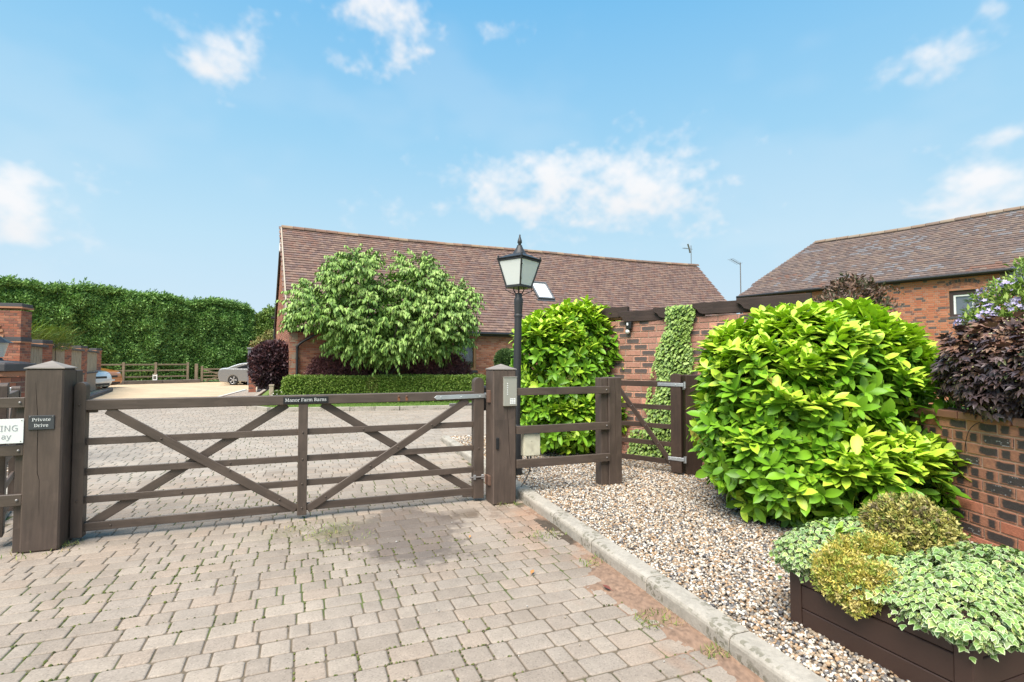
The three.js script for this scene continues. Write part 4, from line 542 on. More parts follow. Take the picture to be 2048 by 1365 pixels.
{ // piers and boarded wall on the left
  const pal = [[0.34, 0.115, 0.065], [0.38, 0.14, 0.08], [0.30, 0.10, 0.06], [0.40, 0.165, 0.10], [0.18, 0.085, 0.065], [0.25, 0.10, 0.07]];
  function pier(label, x, z, w, d, h, seed, group, most = 90) {
    const o = thing('brick_pier', label, 'pier', [x, 0, z], -0.18, group);
    brickWall(o, { w, h, pal, most, seed, thick: d, mortar: M.mortar }); const s = new THREE.Group(); s.name = 'side_face'; s.position.set(w, 0, 0); s.rotation.y = Math.PI / 2; o.add(s); brickWall(s, { w: d, h, pal: pal.map((c) => c.map((q) => q * 1.1)), most: 60, seed: seed + 1, solid: false, z: 0.002 });  // side bricks coloured lighter, painting in the brighter light on that face
    part('coping', bar(-0.03, w + 0.03, h + 0.0, h + 0.05, -d - 0.03, 0.03, 0.006), mat([0.42, 0.20, 0.11], 0.85, { map: T.brick }), o); part('coping', bar(-0.01, w + 0.01, h + 0.053, h + 0.17, -d - 0.01, 0.012, 0.008), M.blueStone, o); return o;
  }
  const P = [[-8.3, -21.74], [-9.05, -25.58], [-9.72, -29.38], [-10.75, -34.72]], lab = ['brick pier nearest the tall arched pier', 'second brick pier from the tall arched pier', 'third brick pier, next to last before the white car', 'farthest brick pier, right by the white car'];
  P.forEach(([x, z], i) => pier(lab[i], x, z, 0.34, 0.5, 2.03, 61 + i * 3, 'piers of the boarded wall'));
  const seg = [[-7.75, -19.0], ...P.map(([x, z]) => [x + 0.17, z])];
  for (let i = 0; i < 4; i++) {
    const [ax, az] = seg[i], [bx, bz] = seg[i + 1], L = Math.hypot(bx - ax, bz - az), turn = Math.atan2(-(az - bz), ax - bx) , o = thing('dwarf_wall', ['low brick wall with tall boards, first bay from the arch', 'low brick wall with tall boards, second bay from the arch', 'low brick wall with tall boards, third bay from the arch', 'low brick wall with tall boards, bay ending at the cars'][i], 'wall', [bx, 0, bz - 0.25], 0, 'boarded wall bays');
    o.rotation.y = -Math.atan2(az - bz, ax - bx); o.updateMatrixWorld();
    brickWall(o, { w: L - 0.2, h: 0.9, pal, most: 70, seed: 80 + i, thick: 0.22 }); part('coping', bar(0, L - 0.2, 0.905, 0.96, -0.25, 0.03, 0.005), M.blueStone, o);
    const n = 18, bw = (L - 0.5) / n; for (let k = 0; k < n; k++) { const b = part('board', chamfer(bw - 0.012, 0.98, 0.022, 0.003, 'y', k * 0.3), M.paleBoard, o); b.position.set(0.15 + (k + 0.5) * bw, 1.46, -0.12 + (k % 2) * 0.006); } part('top_plate', bar(0, L - 0.2, 1.955, 2.03, -0.22, 0.0, 0.004), M.blueStone, o);
  }
  const t = thing('brick_pier', 'tall brick pier with an arched recess at the far left edge', 'pier', [-9.05, 0, -19.05], -0.1);
  brickWall(t, { w: 1.62, h: 2.98, pal, most: 200, seed: 97, thick: 0.5 }); { const s = new THREE.Group(); s.name = 'side_face'; s.position.set(1.62, 0, 0); s.rotation.y = Math.PI / 2; t.add(s); brickWall(s, { w: 0.5, h: 2.98, pal, most: 60, seed: 98, solid: false, z: 0.002 }); }
  part('coping', bar(-0.03, 1.66, 2.985, 3.03, -0.53, 0.03, 0.006), mat([0.42, 0.2, 0.11], 0.85, { map: T.brick }), t); part('coping', bar(-0.01, 1.64, 3.033, 3.13, -0.51, 0.012, 0.006), M.blueStone, t); part('string_course', bar(0.9, 1.65, 2.02, 2.06, -0.5, 0.03, 0.005), mat([0.42, 0.2, 0.11], 0.85, { map: T.brick }), t); part('string_course', bar(0.9, 1.64, 2.062, 2.18, -0.5, 0.018, 0.005), M.blueStone, t);
  const rec = part('arch_panel', new THREE.CircleGeometry(0.5, 24, 0, Math.PI).translate(0.62, 2.2, 0.012), mat([0.12, 0.10, 0.1], 0.8, { map: T.wood }), t); for (let i = 0; i < 13; i++) { const a = Math.PI * i / 12, v = part('arch_brick', chamfer(0.07, 0.125, 0.1, 0.004), mat([0.44, 0.22, 0.12], 0.85, { map: T.brick }), t); v.position.set(0.62 + Math.cos(a) * 0.56, 2.2 + Math.sin(a) * 0.56, -0.015); v.rotation.z = a - Math.PI / 2; }
  const n = thing('brick_pier', 'low brick pier with grey stone cap beside the left rails', 'pier', [-4.45, 0, -9.35], -0.1); brickWall(n, { w: 0.6, h: 1.3, pal, most: 80, seed: 101, thick: 0.55, mortar: M.mortarPale }); { const s = new THREE.Group(); s.name = 'side_face'; s.position.set(0.6, 0, 0); s.rotation.y = Math.PI / 2; n.add(s); brickWall(s, { w: 0.55, h: 1.3, pal, most: 60, seed: 102, solid: false, z: 0.002 }); } part('corbel', bar(-0.05, 0.65, 1.29, 1.36, -0.6, 0.05, 0.006), mat([0.36, 0.17, 0.1], 0.85, { map: T.brick }), n); part('coping', bar(-0.09, 0.69, 1.363, 1.47, -0.64, 0.09, 0.01), M.blueStone, n); part('coping_top', move(capGeo(0.7, 0.6, 0.06), 0.3, 1.473, -0.275), M.blueStone, n);
  const pl = thing('pier_lantern', 'small black lantern on the low left pier', 'lantern', [-4.03, 1.47, -9.6]); part('base', move(cyl(0.09, 0.05, 0.06, 8), 0, 0.02, 0), M.black, pl); part('glass', move(new THREE.CylinderGeometry(0.115, 0.07, 0.2, 6), 0, 0.19, 0), mat([0.7, 0.74, 0.72], 0.25, { physical: true, transmission: 0.4 }), pl); part('hood', move(new THREE.ConeGeometry(0.17, 0.11, 6), 0, 0.345, 0), M.black, pl); part('finial', move(cyl(0.015, 0.008, 0.06, 6), 0, 0.39, 0), M.black, pl);
}
console.log('buildings done');
// ---------------------------------------------------------------- plants
function leafGeo(L, Wd, { fold = 0.25, droop = 0.25, rows = 4, tip = 1.6, peak = 0.45 } = {}) {   // base at the origin, along +z, upper side +y
  const pos = [], idx = [], uv = [];
  for (let i = 0; i <= rows; i++) { const t = i / rows, w = (Wd / 2) * (i === 0 ? 0.06 : i === rows ? 0.03 : Math.pow(Math.sin(Math.PI * Math.pow(t, Math.log(0.5) / Math.log(peak))), 1 / tip)), y = -droop * L * t * t; pos.push(-w, y + w * fold, L * t, 0, y, L * t, w, y + w * fold, L * t); uv.push(0, t, 0.5, t, 1, t); if (i) { const a = i * 3; idx.push(a - 3, a, a - 2, a, a + 1, a - 2, a - 2, a + 1, a - 1, a + 1, a + 2, a - 1); } }
  const g = new THREE.BufferGeometry(); g.setAttribute('position', new THREE.Float32BufferAttribute(pos, 3)); g.setAttribute('uv', new THREE.Float32BufferAttribute(uv, 2)); g.setIndex(idx); g.computeVertexNormals(); return g;
}
const UP = V(0, 1, 0);
function randDir(r) { const z = 2 * r() - 1, a = r() * 6.2832, s = Math.sqrt(1 - z * z); return V(s * Math.cos(a), z, s * Math.sin(a)); }
// points on the outside of a group of ellipsoids [cx, cy, cz, rx, ry, rz]; gives position and outward normal
function shellPoints(ells, n, r, { deep = 0.25, minY = -9, lump = 0.12, lumpF = 2.2, inner = 0.62 } = {}) {
  const w = ells.map((e) => Math.pow(e[3] * e[4], 0.8) + Math.pow(e[3] * e[5], 0.8)), tot = w.reduce((a, b) => a + b, 0), out = []; let guard = 0;
  while (out.length < n && guard++ < n * 30) {
    let t = r() * tot, k = 0; while ((t -= w[k]) > 0 && k < ells.length - 1) k++;
    const e = ells[k], d = randDir(r), lum = 1 + lump * (2 * fbm(d.x * lumpF + e[0] + 20, d.y * lumpF + d.z * lumpF * 1.3 + 20, 3, 0, 7 + k) - 1) * 1.6, f = lum * (1 - deep * r() * r()), p = V(e[0] + d.x * e[3] * f, e[1] + d.y * e[4] * f, e[2] + d.z * e[5] * f);
    if (p.y < minY) continue;
    if (ells.some((q, i) => i !== k && ((p.x - q[0]) / q[3]) ** 2 + ((p.y - q[1]) / q[4]) ** 2 + ((p.z - q[2]) / q[5]) ** 2 < inner)) continue;
    out.push([p, V(d.x / e[3], d.y / e[4], d.z / e[5]).normalize(), f / lum]);
  }
  return out;
}
// points inside the same ellipsoids: the inner leaves that close a bush off from within
function innerPoints(ells, n, r, minY = -9, lo = 0.25, hi = 0.86) { const w = ells.map((e) => e[3] * e[4] * e[5]), tot = w.reduce((a, b) => a + b, 0), out = []; let guard = 0; while (out.length < n && guard++ < n * 9) { let t = r() * tot, k = 0; while ((t -= w[k]) > 0 && k < ells.length - 1) k++; const e = ells[k], d = randDir(r), f = lerp(lo, hi, Math.cbrt(r())), p = V(e[0] + d.x * e[3] * f, e[1] + d.y * e[4] * f, e[2] + d.z * e[5] * f); if (p.y >= minY) out.push([p, d]); } return out; }
const leafMat = (rough = 0.5, o = {}) => mat([1, 1, 1], rough, o);

// cherry laurels: whorled shoots of large glossy leaves
function laurel(o, ells, nShoots, leafL, seed, most, stems) {
  const r = rng(seed), geo = leafGeo(1, 0.40, { fold: 0.32, droop: 0.16, rows: 5, peak: 0.56, tip: 1.7 }), items = [];
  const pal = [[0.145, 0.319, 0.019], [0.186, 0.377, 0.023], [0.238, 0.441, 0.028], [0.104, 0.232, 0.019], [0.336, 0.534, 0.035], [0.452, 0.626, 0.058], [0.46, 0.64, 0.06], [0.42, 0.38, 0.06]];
  
  const shoots = shellPoints(ells, nShoots, r, { deep: 0.34, minY: 0.12, lump: 0.1, inner: 0.45 }).map(([p, n]) => ({ p, n, lead: false }));
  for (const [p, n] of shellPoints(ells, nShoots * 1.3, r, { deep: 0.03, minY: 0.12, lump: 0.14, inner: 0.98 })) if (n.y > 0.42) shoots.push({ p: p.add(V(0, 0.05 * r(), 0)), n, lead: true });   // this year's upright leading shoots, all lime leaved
  for (const { p, n, lead } of shoots) {
    const young = lead || r() < 0.18, axis = n.clone().add(V(0, lead ? 1.3 : 0.35, 0)).add(randDir(r).multiplyScalar(0.42)).normalize(), nl = 5 + (r() * 5 | 0), a0 = r() * 6.28, shade = r();
    const e1 = new THREE.Vector3().crossVectors(axis, Math.abs(axis.y) > 0.9 ? V(1, 0, 0) : UP).normalize(), e2 = new THREE.Vector3().crossVectors(axis, e1);
    for (let i = 0; i < nl; i++) {
      const a = a0 + i * 2.4 + (r() - 0.5) * 0.5, t = i / nl, open = lerp(1.35, 0.45, t) + (r() - 0.5) * 0.35, side = e1.clone().multiplyScalar(Math.cos(a)).addScaledVector(e2, Math.sin(a)), dir = axis.clone().multiplyScalar(Math.cos(open)).addScaledVector(side, Math.sin(open)).normalize(), l = leafL * (0.6 + 0.72 * r()) * (lead ? 1.15 : young ? 0.92 : 1.05) * (t > 0.8 ? 0.75 : 1);
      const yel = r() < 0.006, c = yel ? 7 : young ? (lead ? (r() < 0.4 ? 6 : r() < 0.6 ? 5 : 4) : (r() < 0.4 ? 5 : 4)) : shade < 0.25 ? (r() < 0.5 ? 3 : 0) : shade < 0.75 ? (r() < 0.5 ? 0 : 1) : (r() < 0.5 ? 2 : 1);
      items.push({ m: frameMatrix(p.clone().addScaledVector(axis, leafL * (0.5 * t - 0.25)), dir, axis.clone().multiplyScalar(1).addScaledVector(UP, 0.25), l * (0.85 + 0.35 * r()), l, l), c, hide: 1 + 0.6 * Math.max(0, 0.2 - n.dot(V(-0.365, 0, 0.931))) });
    }
  }
  for (const [p, n] of innerPoints(ells, nShoots * 4, r, 0.12)) { const l = leafL * (0.7 + 0.5 * r()); items.push({ m: frameMatrix(p, n.clone().add(randDir(r).multiplyScalar(0.9)).add(V(0, 0.2, 0)).normalize(), randDir(r).add(UP), l * 1.05, l, l), c: r() * 6 | 0, hide: 3 }); }
  const st = stems.map(([a, b]) => tube([a, [(a[0] + b[0]) / 2 + 0.05, (a[1] + b[1]) / 2, (a[2] + b[2]) / 2], b], 0.02, 6, 8)); for (const g of st) part('stem', g, M.bark, o);
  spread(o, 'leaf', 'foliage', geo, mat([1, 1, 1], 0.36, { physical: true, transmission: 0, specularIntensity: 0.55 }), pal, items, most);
  console.log('laurel leaves', items.length);
}
{
  const o = thing('laurel_bush', 'big rounded cherry laurel with lime new leaves before the low wall', 'bush', [4.66, 0.06, -3.9], 0, 'cherry laurels');
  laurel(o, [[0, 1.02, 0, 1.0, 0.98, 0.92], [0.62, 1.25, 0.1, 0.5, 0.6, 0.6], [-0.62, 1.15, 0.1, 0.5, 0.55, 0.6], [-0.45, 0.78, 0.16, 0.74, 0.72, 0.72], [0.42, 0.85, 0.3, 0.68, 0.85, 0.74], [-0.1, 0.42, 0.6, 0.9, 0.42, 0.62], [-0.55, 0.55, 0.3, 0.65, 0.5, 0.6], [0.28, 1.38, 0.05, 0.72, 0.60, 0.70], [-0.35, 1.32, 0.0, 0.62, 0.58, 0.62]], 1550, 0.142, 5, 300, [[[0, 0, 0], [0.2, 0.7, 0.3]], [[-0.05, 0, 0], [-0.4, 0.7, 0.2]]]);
  o.scale.y = 0.95;
  const q = thing('laurel_bush', 'smaller cherry laurel behind the short rail fence and lamp post', 'bush', [4.02, 0.06, -7.62], 0, 'cherry laurels');
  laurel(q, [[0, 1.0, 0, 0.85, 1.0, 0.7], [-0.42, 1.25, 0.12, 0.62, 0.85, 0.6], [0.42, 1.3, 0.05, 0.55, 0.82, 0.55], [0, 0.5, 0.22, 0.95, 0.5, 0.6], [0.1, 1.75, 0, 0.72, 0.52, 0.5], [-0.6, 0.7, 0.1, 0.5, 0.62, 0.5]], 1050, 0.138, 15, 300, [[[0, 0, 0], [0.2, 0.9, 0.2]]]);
}

// clusters of small leaves used for clipped hedges and dense shrubs
function spray(n, L, Wd, seed, spreadR, opt = {}) { const r = rng(seed), one = leafGeo(L, Wd, { rows: opt.rows ?? 2, fold: 0.3, droop: opt.droop ?? 0.3, peak: 0.45 }), list = []; for (let i = 0; i < n; i++) { const t = i / n, d = randDir(r).add(V(0, opt.lift ?? 0.2, opt.fwd ?? 1.1)).normalize(), m = frameMatrix(V((r() - 0.5) * spreadR, (r() - 0.5) * spreadR, t * (opt.len ?? spreadR)), d, randDir(r).add(UP), 1, 1, 0.75 + 0.5 * r()); list.push(one.clone().applyMatrix4(m)); } return merge(list); }
function shrub(o, ells, n, geo, pal, r, { deep = 0.25, minY = 0.05, up = 0.3, jit = 0.6, inner = 0.7, size = [0.8, 0.5], lump = 0.1, rough = 0.6, restName = 'foliage', pick, lumpF = 2.2 } = {}) {
  const items = []; for (const [p, nn, f] of shellPoints(ells, n, r, { deep, minY, lump, lumpF })) { const d = nn.clone().add(V(0, up, 0)).add(randDir(r).multiplyScalar(jit)).normalize(), s = size[0] + size[1] * r(); items.push({ m: frameMatrix(p, d, randDir(r).add(nn), s, s, s), c: pick ? pick(p, nn, r) : r() * pal.length | 0 }); }
  if (inner) for (const [p, nn] of innerPoints(ells, n * inner, r, minY)) { const d = nn.clone().add(randDir(r)).normalize(), s = (size[0] + size[1] * r()) * 1.1; items.push({ m: frameMatrix(p, d, randDir(r).add(UP), s, s, s), c: pick ? pick(p, nn, r) : r() * pal.length | 0 }); }
  spread(o, 'leaf', restName, geo, leafMat(rough), pal, items, 0);
}
{ // the tall hedge at the back of the yard
  const o = thing('tall_hedge', 'tall dense green hedge closing the yard behind the post fence', 'hedge', [0, 0, 0]);
  const A = V(-18.6, 0, -40.2), B = V(-4.1, 0, -47.6), len = A.distanceTo(B), dir = B.clone().sub(A).normalize(), nor = V(-dir.z, 0, dir.x), r = rng(71), items = [];
  const topH = (s) => lerp(6.35, 5.75, s / len) + 0.42 * (fbm(s * 0.8, 2, 4, 0, 3) - 0.5) * 2;
  const pal = [[0.126, 0.253, 0.058], [0.163, 0.308, 0.071], [0.199, 0.363, 0.09], [0.096, 0.197, 0.052], [0.253, 0.425, 0.116], [0.144, 0.277, 0.064]];
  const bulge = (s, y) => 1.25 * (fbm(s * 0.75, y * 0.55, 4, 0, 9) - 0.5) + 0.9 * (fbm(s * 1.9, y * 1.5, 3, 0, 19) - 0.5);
  const geo = spray(9, 0.15, 0.07, 3, 0.2);
  for (let i = 0; i < 21000; i++) {
    const s = -2 + r() * (len + 2), roof = r() < 0.12, h = topH(s), y = roof ? h + (r() - 0.6) * 0.3 + (r() < 0.1 ? 0.3 * r() : 0) : 0.25 + r() * (h - 0.25), off = roof ? -r() * 1.2 : bulge(s, y) - 0.35 * r() * r() - 0.35 * smooth(0.85, 1, y / h), p = A.clone().addScaledVector(dir, s).addScaledVector(nor, off); p.y = y;
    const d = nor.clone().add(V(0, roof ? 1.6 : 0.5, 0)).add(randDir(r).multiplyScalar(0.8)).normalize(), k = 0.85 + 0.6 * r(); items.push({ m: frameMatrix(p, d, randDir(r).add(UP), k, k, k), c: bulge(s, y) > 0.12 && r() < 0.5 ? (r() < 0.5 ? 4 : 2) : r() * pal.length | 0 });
  }
  for (let i = 0; i < 2500; i++) { const y = 0.2 + r() * 5.4, off = -r() * 1.6, s = len + 0.15 * (r() - 0.5), p = A.clone().addScaledVector(dir, s).addScaledVector(nor, off); p.y = y; const d = dir.clone().add(randDir(r)).normalize(), k = 0.9 + 0.5 * r(); items.push({ m: frameMatrix(p, d, UP, k, k, k), c: r() * pal.length | 0 }); }
  for (let i = 0; i < 15000; i++) { const s = -2 + r() * (len + 2), y = 0.2 + r() * (topH(s) - 0.35), p = A.clone().addScaledVector(dir, s).addScaledVector(nor, -0.3 - 1.2 * r()); p.y = y; const k = 1 + 0.5 * r(); items.push({ m: frameMatrix(p, randDir(r).add(nor).normalize(), randDir(r).add(UP), k, k, k), c: r() * pal.length | 0 }); }
  for (let i = 0; i < 9; i++) { const p = A.clone().addScaledVector(dir, 1 + i * 1.9).addScaledVector(nor, -0.9); part('trunk', move(cyl(0.1, 0.04, 5, 7), p.x, 0, p.z), M.bark, o); }
  spread(o, 'leaf', 'foliage', geo, leafMat(0.6), pal, items, 0);
}
{ // trees beyond, between hedge and house
  const g = spray(9, 0.2, 0.1, 8, 0.32), r = rng(81), G = [[0.12, 0.21, 0.03], [0.16, 0.26, 0.04], [0.09, 0.165, 0.028], [0.19, 0.28, 0.05]], Y = [[0.21, 0.21, 0.05], [0.25, 0.22, 0.06], [0.16, 0.18, 0.04], [0.26, 0.17, 0.06]];
  const t1 = thing('garden_tree', 'bright green bushy tree between the tall hedge and the house', 'tree', [-1.6, 0, -49.5]); part('trunk', move(cyl(0.16, 0.1, 3.4, 8), 0, 0, 0), M.bark, t1); shrub(t1, [[0, 3.6, 0, 2.8, 2.5, 2.2], [2, 3.2, 0.3, 2, 2.3, 2], [-1.6, 3, 0.3, 1.6, 2.2, 1.6]], 2600, g, G, r, { lump: 0.2 });
  const t2 = thing('garden_tree', 'yellowish green shrub in front of the bright tree by the house', 'tree', [-2.0, 0, -44.5]); part('trunk', move(cyl(0.12, 0.08, 1.6, 8), 0, 0, 0), M.bark, t2); shrub(t2, [[0, 1.9, 0, 1.5, 1.75, 1.3], [1.2, 1.8, 0.2, 1.2, 1.6, 1.2]], 1800, g, Y, r, { lump: 0.18 });
}
{ // weeping-leaved tree in front of the house
  const o = thing('garden_tree', 'broad leafy tree with drooping leaves in front of the house', 'tree', [2.62, 0.1, -18.95]), r = rng(91), leaf = leafGeo(0.125, 0.055, { rows: 4, droop: 0.35, fold: 0.35, peak: 0.4, tip: 1.3 });
  const ells = [[0.05, 2.9, 0.5, 1.5, 1.15, 1.1], [-1.75, 3.05, 0.45, 1.15, 1.05, 0.95], [1.7, 2.85, 0.55, 1.2, 1.1, 1.0], [-1.0, 4.1, 0.35, 0.9, 0.95, 0.8], [1.05, 4.05, 0.4, 0.9, 1.0, 0.8], [2.45, 3.25, 0.5, 0.8, 0.8, 0.7], [-2.2, 2.7, 0.5, 0.65, 0.6, 0.6], [0.15, 2.05, 0.6, 1.1, 0.65, 0.85], [1.95, 2.3, 0.55, 0.7, 0.6, 0.7], [-1.0, 2.2, 0.55, 0.7, 0.5, 0.7], [0.05, 3.95, 0.45, 0.75, 0.75, 0.7]];
  const stem = (a, b, c, r0, r1) => { const cv = new THREE.CatmullRomCurve3([V(...a), V(...b), V(...c)]), list = []; for (let i = 0; i < 6; i++) { const p = cv.getPoint(i / 6), q = cv.getPoint((i + 1) / 6), g = new THREE.CylinderGeometry(lerp(r0, r1, (i + 1) / 6), lerp(r0, r1, i / 6), p.distanceTo(q) * 1.06, 7), m = new THREE.Matrix4().makeRotationFromQuaternion(new THREE.Quaternion().setFromUnitVectors(UP, q.clone().sub(p).normalize())).setPosition(p.clone().lerp(q, 0.5)); list.push(g.applyMatrix4(m)); } return merge(list); };
  part('trunk', stem([0, 0, 0], [0.02, 0.6, 0.05], [-0.02, 1.3, 0.1], 0.13, 0.1), M.bark, o);
  for (const [a, b, c] of [[[0.02, 0.7, 0.05], [-0.5, 1.5, 0.4], [-1.6, 2.6, 0.7]], [[-0.02, 1.2, 0.1], [-0.2, 2.2, 0.4], [-0.7, 3.6, 0.5]], [[0, 1.2, 0.1], [0.4, 2.1, 0.5], [0.9, 3.5, 0.6]], [[0.03, 0.8, 0.05], [0.8, 1.6, 0.5], [2.1, 2.6, 0.8]], [[0, 1, 0.1], [0.1, 1.8, 0.9], [0.2, 2.6, 1.5]], [[0.02, 0.5, 0.04], [-0.15, 1.2, -0.1], [-0.4, 2.4, 0.1]]]) part('limb', stem(a, b, c, 0.07, 0.02), M.bark, o);
  const items = [], twigs = [], pal = [[0.137, 0.26, 0.039], [0.169, 0.305, 0.047], [0.221, 0.37, 0.065], [0.104, 0.208, 0.035], [0.273, 0.416, 0.091], [0.325, 0.455, 0.117], [0.156, 0.286, 0.058]];
  for (const [p, n] of shellPoints(ells, 4100, r, { deep: 0.42, minY: 1.2, lump: 0.22, lumpF: 2.6 })) {
    if (p.z < -0.55 && p.y < 3) continue;
    if (fbm(p.x * 1.35 + 7, p.y * 1.9 + p.z * 1.2 + 3, 3, 0, 57) < 0.40) continue;      // boughs with hollows between them
    const dir = V(n.x, 0.25 * n.y + 0.12, n.z).add(randDir(r).multiplyScalar(0.45)).normalize(), len = 0.28 + 0.34 * r(), pale = r() < 0.35, end = p.clone().addScaledVector(dir, len); end.y -= len * 0.3;
    twigs.push(tube([p.toArray(), p.clone().lerp(end, 0.5).add(V(0, 0.04, 0)).toArray(), end.toArray()], 0.004, 3, 3));
    const nl = 9 + (r() * 6 | 0); for (let i = 0; i < nl; i++) { const t = (i + 0.4) / nl, q = p.clone().lerp(end, t); q.y += 0.05 * Math.sin(t * 3.1); const side = new THREE.Vector3().crossVectors(dir, UP).normalize().multiplyScalar(i % 2 ? 1 : -1), ld = side.multiplyScalar(0.7).addScaledVector(dir, 0.7).add(V(0, -0.75 - 0.5 * r(), 0)).add(randDir(r).multiplyScalar(0.35)).normalize(), s = 0.75 + 0.55 * r(); items.push({ m: frameMatrix(q, ld, UP, s, s, s), c: pale ? (r() < 0.6 ? 4 + (r() * 2 | 0) : 2) : r() * 5 | 0 }); }
  }
  for (let i = 0; i < 16; i++) { const x = -2.4 + 5 * r(), y0 = 3.9 + 0.75 * (1 - Math.abs(x - 0.1) / 3) + 0.25 * r(); for (let k = 0; k < 9; k++) { const d = randDir(r).add(V(0, 0.1, 0.2)).normalize(); items.push({ m: frameMatrix(V(x + (r() - 0.5) * 0.06, y0 + k * 0.05, 0.6), d, UP, 0.7, 0.7, 0.75), c: 4 + (r() * 2 | 0) }); } }
  for (const [p, n] of innerPoints(ells, 8000, r, 1.5, 0.1, 0.62)) { const s = 0.9 + 0.4 * r(); items.push({ m: frameMatrix(p, n.clone().add(V(0, -0.8, 0)).add(randDir(r).multiplyScalar(0.7)).normalize(), randDir(r).add(UP), s, s, s), c: r() * 4 | 0 }); } part('twigs', merge(twigs), M.bark, o, { kind: 'stuff' });
  spread(o, 'leaf', 'foliage', leaf, leafMat(0.55), pal, items, 0); console.log('tree leaves', items.length);
}
{ // clipped box hedge, turning slightly with the house
  const o = thing('clipped_hedge', 'low clipped green hedge along the lawn before the tree', 'hedge', [-0.5, 0.1, -18.85], -0.146), r = rng(101), L = 6.5, H = 0.80, D = 0.62, items = [], geo = spray(8, 0.05, 0.03, 4, 0.07), pal = [[0.16, 0.26, 0.035], [0.20, 0.31, 0.045], [0.13, 0.22, 0.03], [0.25, 0.35, 0.06], [0.22, 0.24, 0.06]];
  for (let i = 0; i < 15000; i++) { const face = r(), x = r() * L, w = 0.03 * (fbm(x * 2, 3, 3, 0, 4) - 0.5) * 2; let p, n; if (face < 0.46) { p = V(x, r() * H, D / 2 + w); n = V(0, 0, 1); } else if (face < 0.9) { p = V(x, H + w, (r() - 0.5) * D); n = V(0, 1, 0); } else { p = V(0 + w, r() * H, (r() - 0.5) * D); n = V(-1, 0, 0); } p.addScaledVector(n, -0.05 * r() * r() + 0.015 * r()); const d = n.clone().add(randDir(r).multiplyScalar(0.9)).normalize(), s = 0.8 + 0.6 * r(); items.push({ m: frameMatrix(p, d, randDir(r), s, s, s), c: x > 2.55 && x < 2.85 && p.y > 0.35 && r() < 0.5 ? 4 : r() * 4 | 0 }); }
  for (let i = 0; i < 9000; i++) { const s = 1 + 0.5 * r(); items.push({ m: frameMatrix(V(r() * L, r() * (H - 0.04), (r() - 0.5) * (D - 0.06)), randDir(r), randDir(r), s, s, s), c: r() * 4 | 0 }); }
  for (let k = 0; k < 12; k++) part('stem', move(cyl(0.02, 0.01, 0.6, 5), 0.3 + k * 0.53, 0, 0), M.bark, o);
  spread(o, 'leaf', 'foliage', geo, leafMat(0.6), pal, items, 0);
}
{ // purple shrubs and the bay ball
  const P = [[0.055, 0.022, 0.028], [0.075, 0.028, 0.032], [0.042, 0.018, 0.026], [0.11, 0.04, 0.038], [0.085, 0.05, 0.058]], r = rng(111), g = spray(7, 0.11, 0.06, 6, 0.14);
  const b = thing('purple_shrub', 'dark purple ball shaped shrub on the house corner beside the silver car', 'shrub', [-0.98, 0.08, -20.4]); part('trunk', move(cyl(0.07, 0.05, 1.0, 7), 0.05, 0, 0), M.bark, b); shrub(b, [[0, 1.4, 0, 0.64, 0.6, 0.62], [-0.12, 1.1, 0.1, 0.5, 0.45, 0.5], [0.28, 1.05, 0, 0.4, 0.55, 0.45]], 1500, g, P, r, { lump: 0.08 });
  const fine = spray(9, 0.09, 0.022, 7, 0.14, { droop: 0.5 }), R = [[0.16, 0.055, 0.055], [0.20, 0.075, 0.07], [0.12, 0.045, 0.05], [0.24, 0.10, 0.09]];
  for (const [label, x, z, s] of [['dark red fine leaved shrub under the left of the tree', 1.18, -19.42, 1], ['dark red fine leaved shrub under the tree, by the oak window', 4.62, -19.15, 1.12]]) { const a = thing('purple_shrub', label, 'shrub', [x, 0.1, z]); part('trunk', move(cyl(0.05, 0.03, 0.7, 6), 0, 0, 0), M.bark, a); shrub(a, [[0, 1.0, 0, 0.95 * s, 0.72 * s, 0.5], [-0.5, 0.8, 0.05, 0.5 * s, 0.6 * s, 0.45], [0.5, 0.85, 0.05, 0.6 * s, 0.62 * s, 0.45]], 1900, fine, R, r, { lump: 0.12, up: 0.1 }); }
  const bay = thing('bay_ball', 'round clipped dark green bay tree against the house wall', 'shrub', [6.72, 0.1, -17.75]); part('trunk', move(cyl(0.035, 0.03, 1.1, 7), 0, 0, 0), M.bark, bay); shrub(bay, [[0, 1.42, 0, 0.36, 0.37, 0.36]], 650, spray(7, 0.06, 0.028, 9, 0.07), [[0.05, 0.10, 0.022], [0.07, 0.135, 0.03], [0.035, 0.075, 0.02], [0.10, 0.17, 0.045]], r, { lump: 0.03 }); part('pot', move(cyl(0.16, 0.22, 0.36, 12), 0, 0, 0), M.black, bay);
  // tufted arching grass behind the boarded wall
  const gr = thing('ornamental_grass', 'arching lime green bamboo leaves above the boarded wall', 'grass', [-8.9, 0, -23.2]), it = [], bl = leafGeo(1, 0.05, { rows: 5, droop: 0.25, fold: 0.2, peak: 0.4 }); for (let i = 0; i < 1500; i++) { const x = -0.5 + r() * 2.4, y = 1.9 + 0.75 * r(), d = V(0.9 * r() + 0.2, 0.2 + 0.5 * r(), (r() - 0.5) * 1.2).normalize(), s = 0.35 + 0.3 * r(); it.push({ m: frameMatrix(V(x - 0.9, y - 0.06 * x, (r() - 0.5) * 1.5), d, UP, s, s, s), c: r() * 3 | 0 }); } for (let i = 0; i < 6; i++) part('cane', move(cyl(0.012, 0.01, 2.3, 5), -1 + i * 0.35, 0, 0), M.bark, gr); spread(gr, 'leaf', 'foliage', bl, leafMat(0.5), [[0.22, 0.31, 0.05], [0.30, 0.36, 0.07], [0.16, 0.24, 0.04]], it, 0);
}
